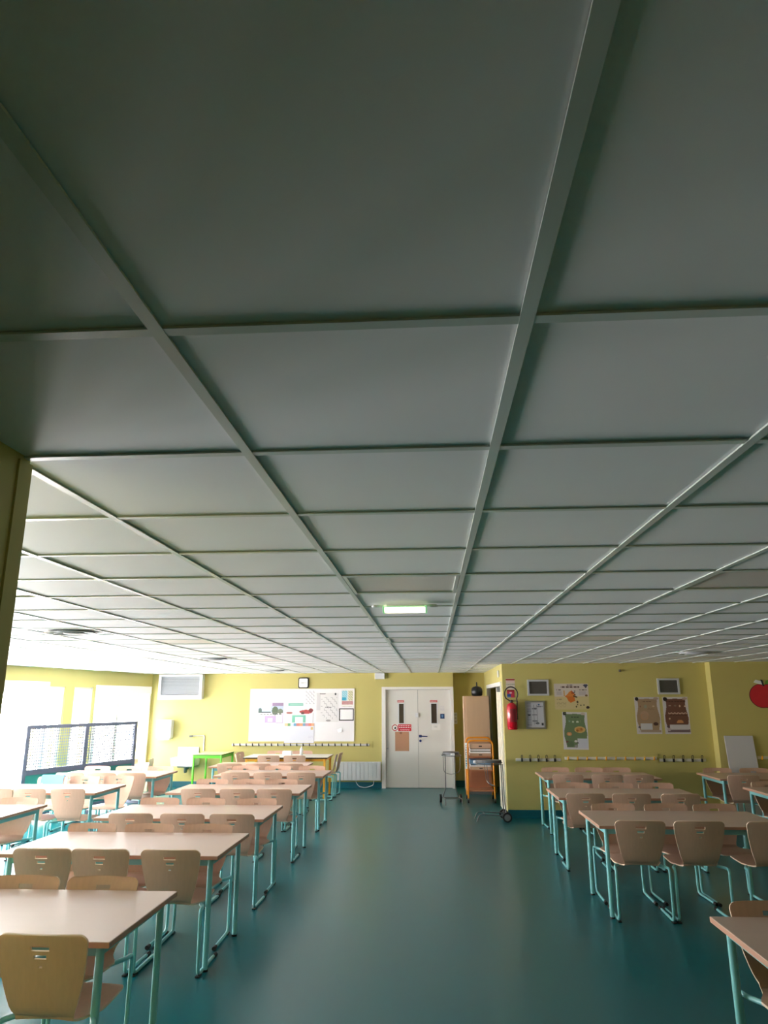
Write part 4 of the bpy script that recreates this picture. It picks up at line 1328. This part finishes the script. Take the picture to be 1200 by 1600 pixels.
# hooks
hook_rail('coat_rack', 'white rail with five black looped hooks beside the fire extinguisher wall corner', 1.36, 2.09, .89, YW, 5, M_BLACK, M_WHITE, None, 'loop', .1)
hook_rail('coat_rack', 'white rail with yellow hooks on a yellow board below the posters', 2.15, 3.62, .915, YW, 10, M_YORANGE, M_WHITE, (2.10, 3.645, -.07, .07))
hook_rail('coat_rack', 'white rail with five black looped hooks below the brown posters', 3.665, 4.40, .89, YW, 5, M_BLACK, M_WHITE, None, 'loop', .07)
hook_rail('coat_rack', 'white rail with amber hooks behind the leaning white board', 5.12, 6.3, .945, YR2, 7, M_YORANGE, M_WHITE, (5.10, 6.35, -.09, .06))
m_ = MB(); m_.lathe([(.012, 0), (.02, .01), (.02, .03), (.01, .04)], 10, 0, Matrix.Rotation(radians(90), 4, 'X'))
o = m_.build('wall_plug', M_GRILLE, None, 40); o.location = (3.152, YW, 2.304); tag(o, 'small dark plug high on the poster wall', 'wall plug')
# apple cut-out
t = thing('apple_cutout', 'red paper apple cut-out with green leaf on the wall', 'wall decoration', (5.36, YR2, 1.70))
def apple_outline(k):
    out = []
    for q in range(48):
        a = 2 * pi * q / 48
        r = .205 * (1 + .06 * cos(2 * a) - .13 * math.exp(-((a - pi / 2) / .28) ** 2) - .05 * math.exp(-((a - 3 * pi / 2) / .25) ** 2))
        out.append((r * k * cos(a) * 1.05, .19 + r * k * sin(a) * .98))
    return out
m_ = MB(); m_.prism(apple_outline(1.05), -.004, 0); m_.build('dark_outline', mat('dark_red_card', (92, 24, 34), .6), t)
m_ = MB(); m_.prism(apple_outline(1.0), -.006, -.004); m_.build('apple_body', mat('red_card', (206, 36, 52), .6, noise=(9, .12)), t)
m_ = MB(); m_.prism([(.0, .36), (-.03, .42), (-.11, .445), (-.15, .40), (-.10, .385)], -.007, -.003); m_.build('white_leaf', M_PAPER, t)  # second leaf shape, in white paper
m_ = MB(); m_.prism([(.02, .37), (.05, .43), (.14, .455), (.20, .41), (.13, .38)], -.008, -.003); m_.build('leaf', mat('green_card', (110, 160, 60), .6), t)
m_ = MB(); m_.prism([(-.012, .34), (.012, .34), (-.005, .44), (-.035, .445)], -.009, -.003); m_.build('stalk', mat('dark_card', (48, 50, 56), .6), t)
# leaning white board
m_ = MB(); m_.box(-.222, .222, -.008, .008, 0, 1.285, 0, .003)
o = m_.build('display_board', mat('pale_grey_board', (206, 206, 214), .4)); o.location = (4.86, YR2 - .20, .002); o.rotation_euler = (radians(-8), 0, 0)
tag(o, 'blank white board leaning on the wall behind the rear chairs', 'board')

# ================================================================== BY THE WINDOWS
# perforated divider
A, Bp = Vector((-6.45, 11.5, 0)), Vector((-5.65, 13.96, 0))
L = (Bp - A).length
t = thing('divider_screen', 'dark framed room divider with perforated upper panels and teal lower panels', 'divider', A, math.atan2(Bp.y - A.y, Bp.x - A.x))
fwid = .07
for x in (0, L / 2 - fwid / 2, L - fwid):
    m_ = MB(); m_.box(x, x + fwid, -.025, .025, .05, 1.46, 0, .003); m_.build('post', M_DGREY, t)
for (x0, x1) in ((fwid, L / 2 - fwid / 2), (L / 2 + fwid / 2, L - fwid)):
    for z0, z1 in ((1.405, 1.46), (.70, .78), (.08, .13)):
        m_ = MB(); m_.box(x0, x1, -.025, .025, z0, z1); m_.build('rail', M_DGREY, t)
    m_ = MB(); m_.box(x0, x1, -.003, .003, .78, 1.405); m_.build('perforated_panel', M_SCREEN, t)
    m_ = MB(); m_.box(x0, x1, -.012, .012, .13, .70); m_.build('lower_panel', M_TEALP, t)
for x in (.03, L / 2, L - .03):
    m_ = MB(); m_.box(x - .03, x + .03, -.25, .25, 0, .05, 0, .008); m_.build('foot', M_DGREY, t)
# box by the window
t = thing('cardboard_box', 'beige cardboard box standing on the floor in the window corner', 'box', (-6.16, 15.75, 0), .15)
m_ = MB(); m_.box(-.16, .16, -.2, .2, 0, .55, 0, .004); m_.build('carton', M_CARD, t)
for sx in (-1, 1):
    m_ = MB(); m_.box(sx * .165 - .003, sx * .165 + .003, -.2, .2, .52, .64); m_.build('flap', M_CARD, t)

# ================================================================== EMERGENCY LIGHT
t = thing('emergency_light', 'glowing emergency light box with green edges hanging from the ceiling', 'emergency light', (-.155, 4.52, ZC))
m_ = MB(); m_.box(-.20, .20, -.018, .018, -.008, 0, 0, .003); m_.build('mounting_rail', M_WHITE, t)
m_ = MB(); m_.box(-.115, .125, -.03, .03, -.016, -.006, 0, .003); m_.build('base', M_WHITE, t)
m_ = MB(); m_.box(-.128, .128, -.035, .035, -.050, -.016, 0, .008)
m_.build('lit_cover', mat('lit_diffuser', (255, 250, 226), .4, emit=((255, 246, 206), .55)), t)
for sx in (-1, 1):
    m_ = MB(); m_.box(sx * .134 - .006, sx * .134 + .006, -.038, .038, -.053, -.012, 0, .003)
    m_.build('green_end', mat('green_lit_edge', (170, 230, 180), .4, emit=((150, 230, 165), .1)), t)
m_ = MB(); m_.box(-.128, .128, -.038, -.035, -.018, -.013); m_.build('green_strip', MATS['green_lit_edge'], t)
for sx in (-1, 1):
    m_ = MB(); m_.lathe([(.022, -.010), (.026, -.005), (.026, 0)], 14, 0, Matrix.Translation((sx * .185, 0, -.006))); m_.build('fixing', M_WHITEP, t, 40)
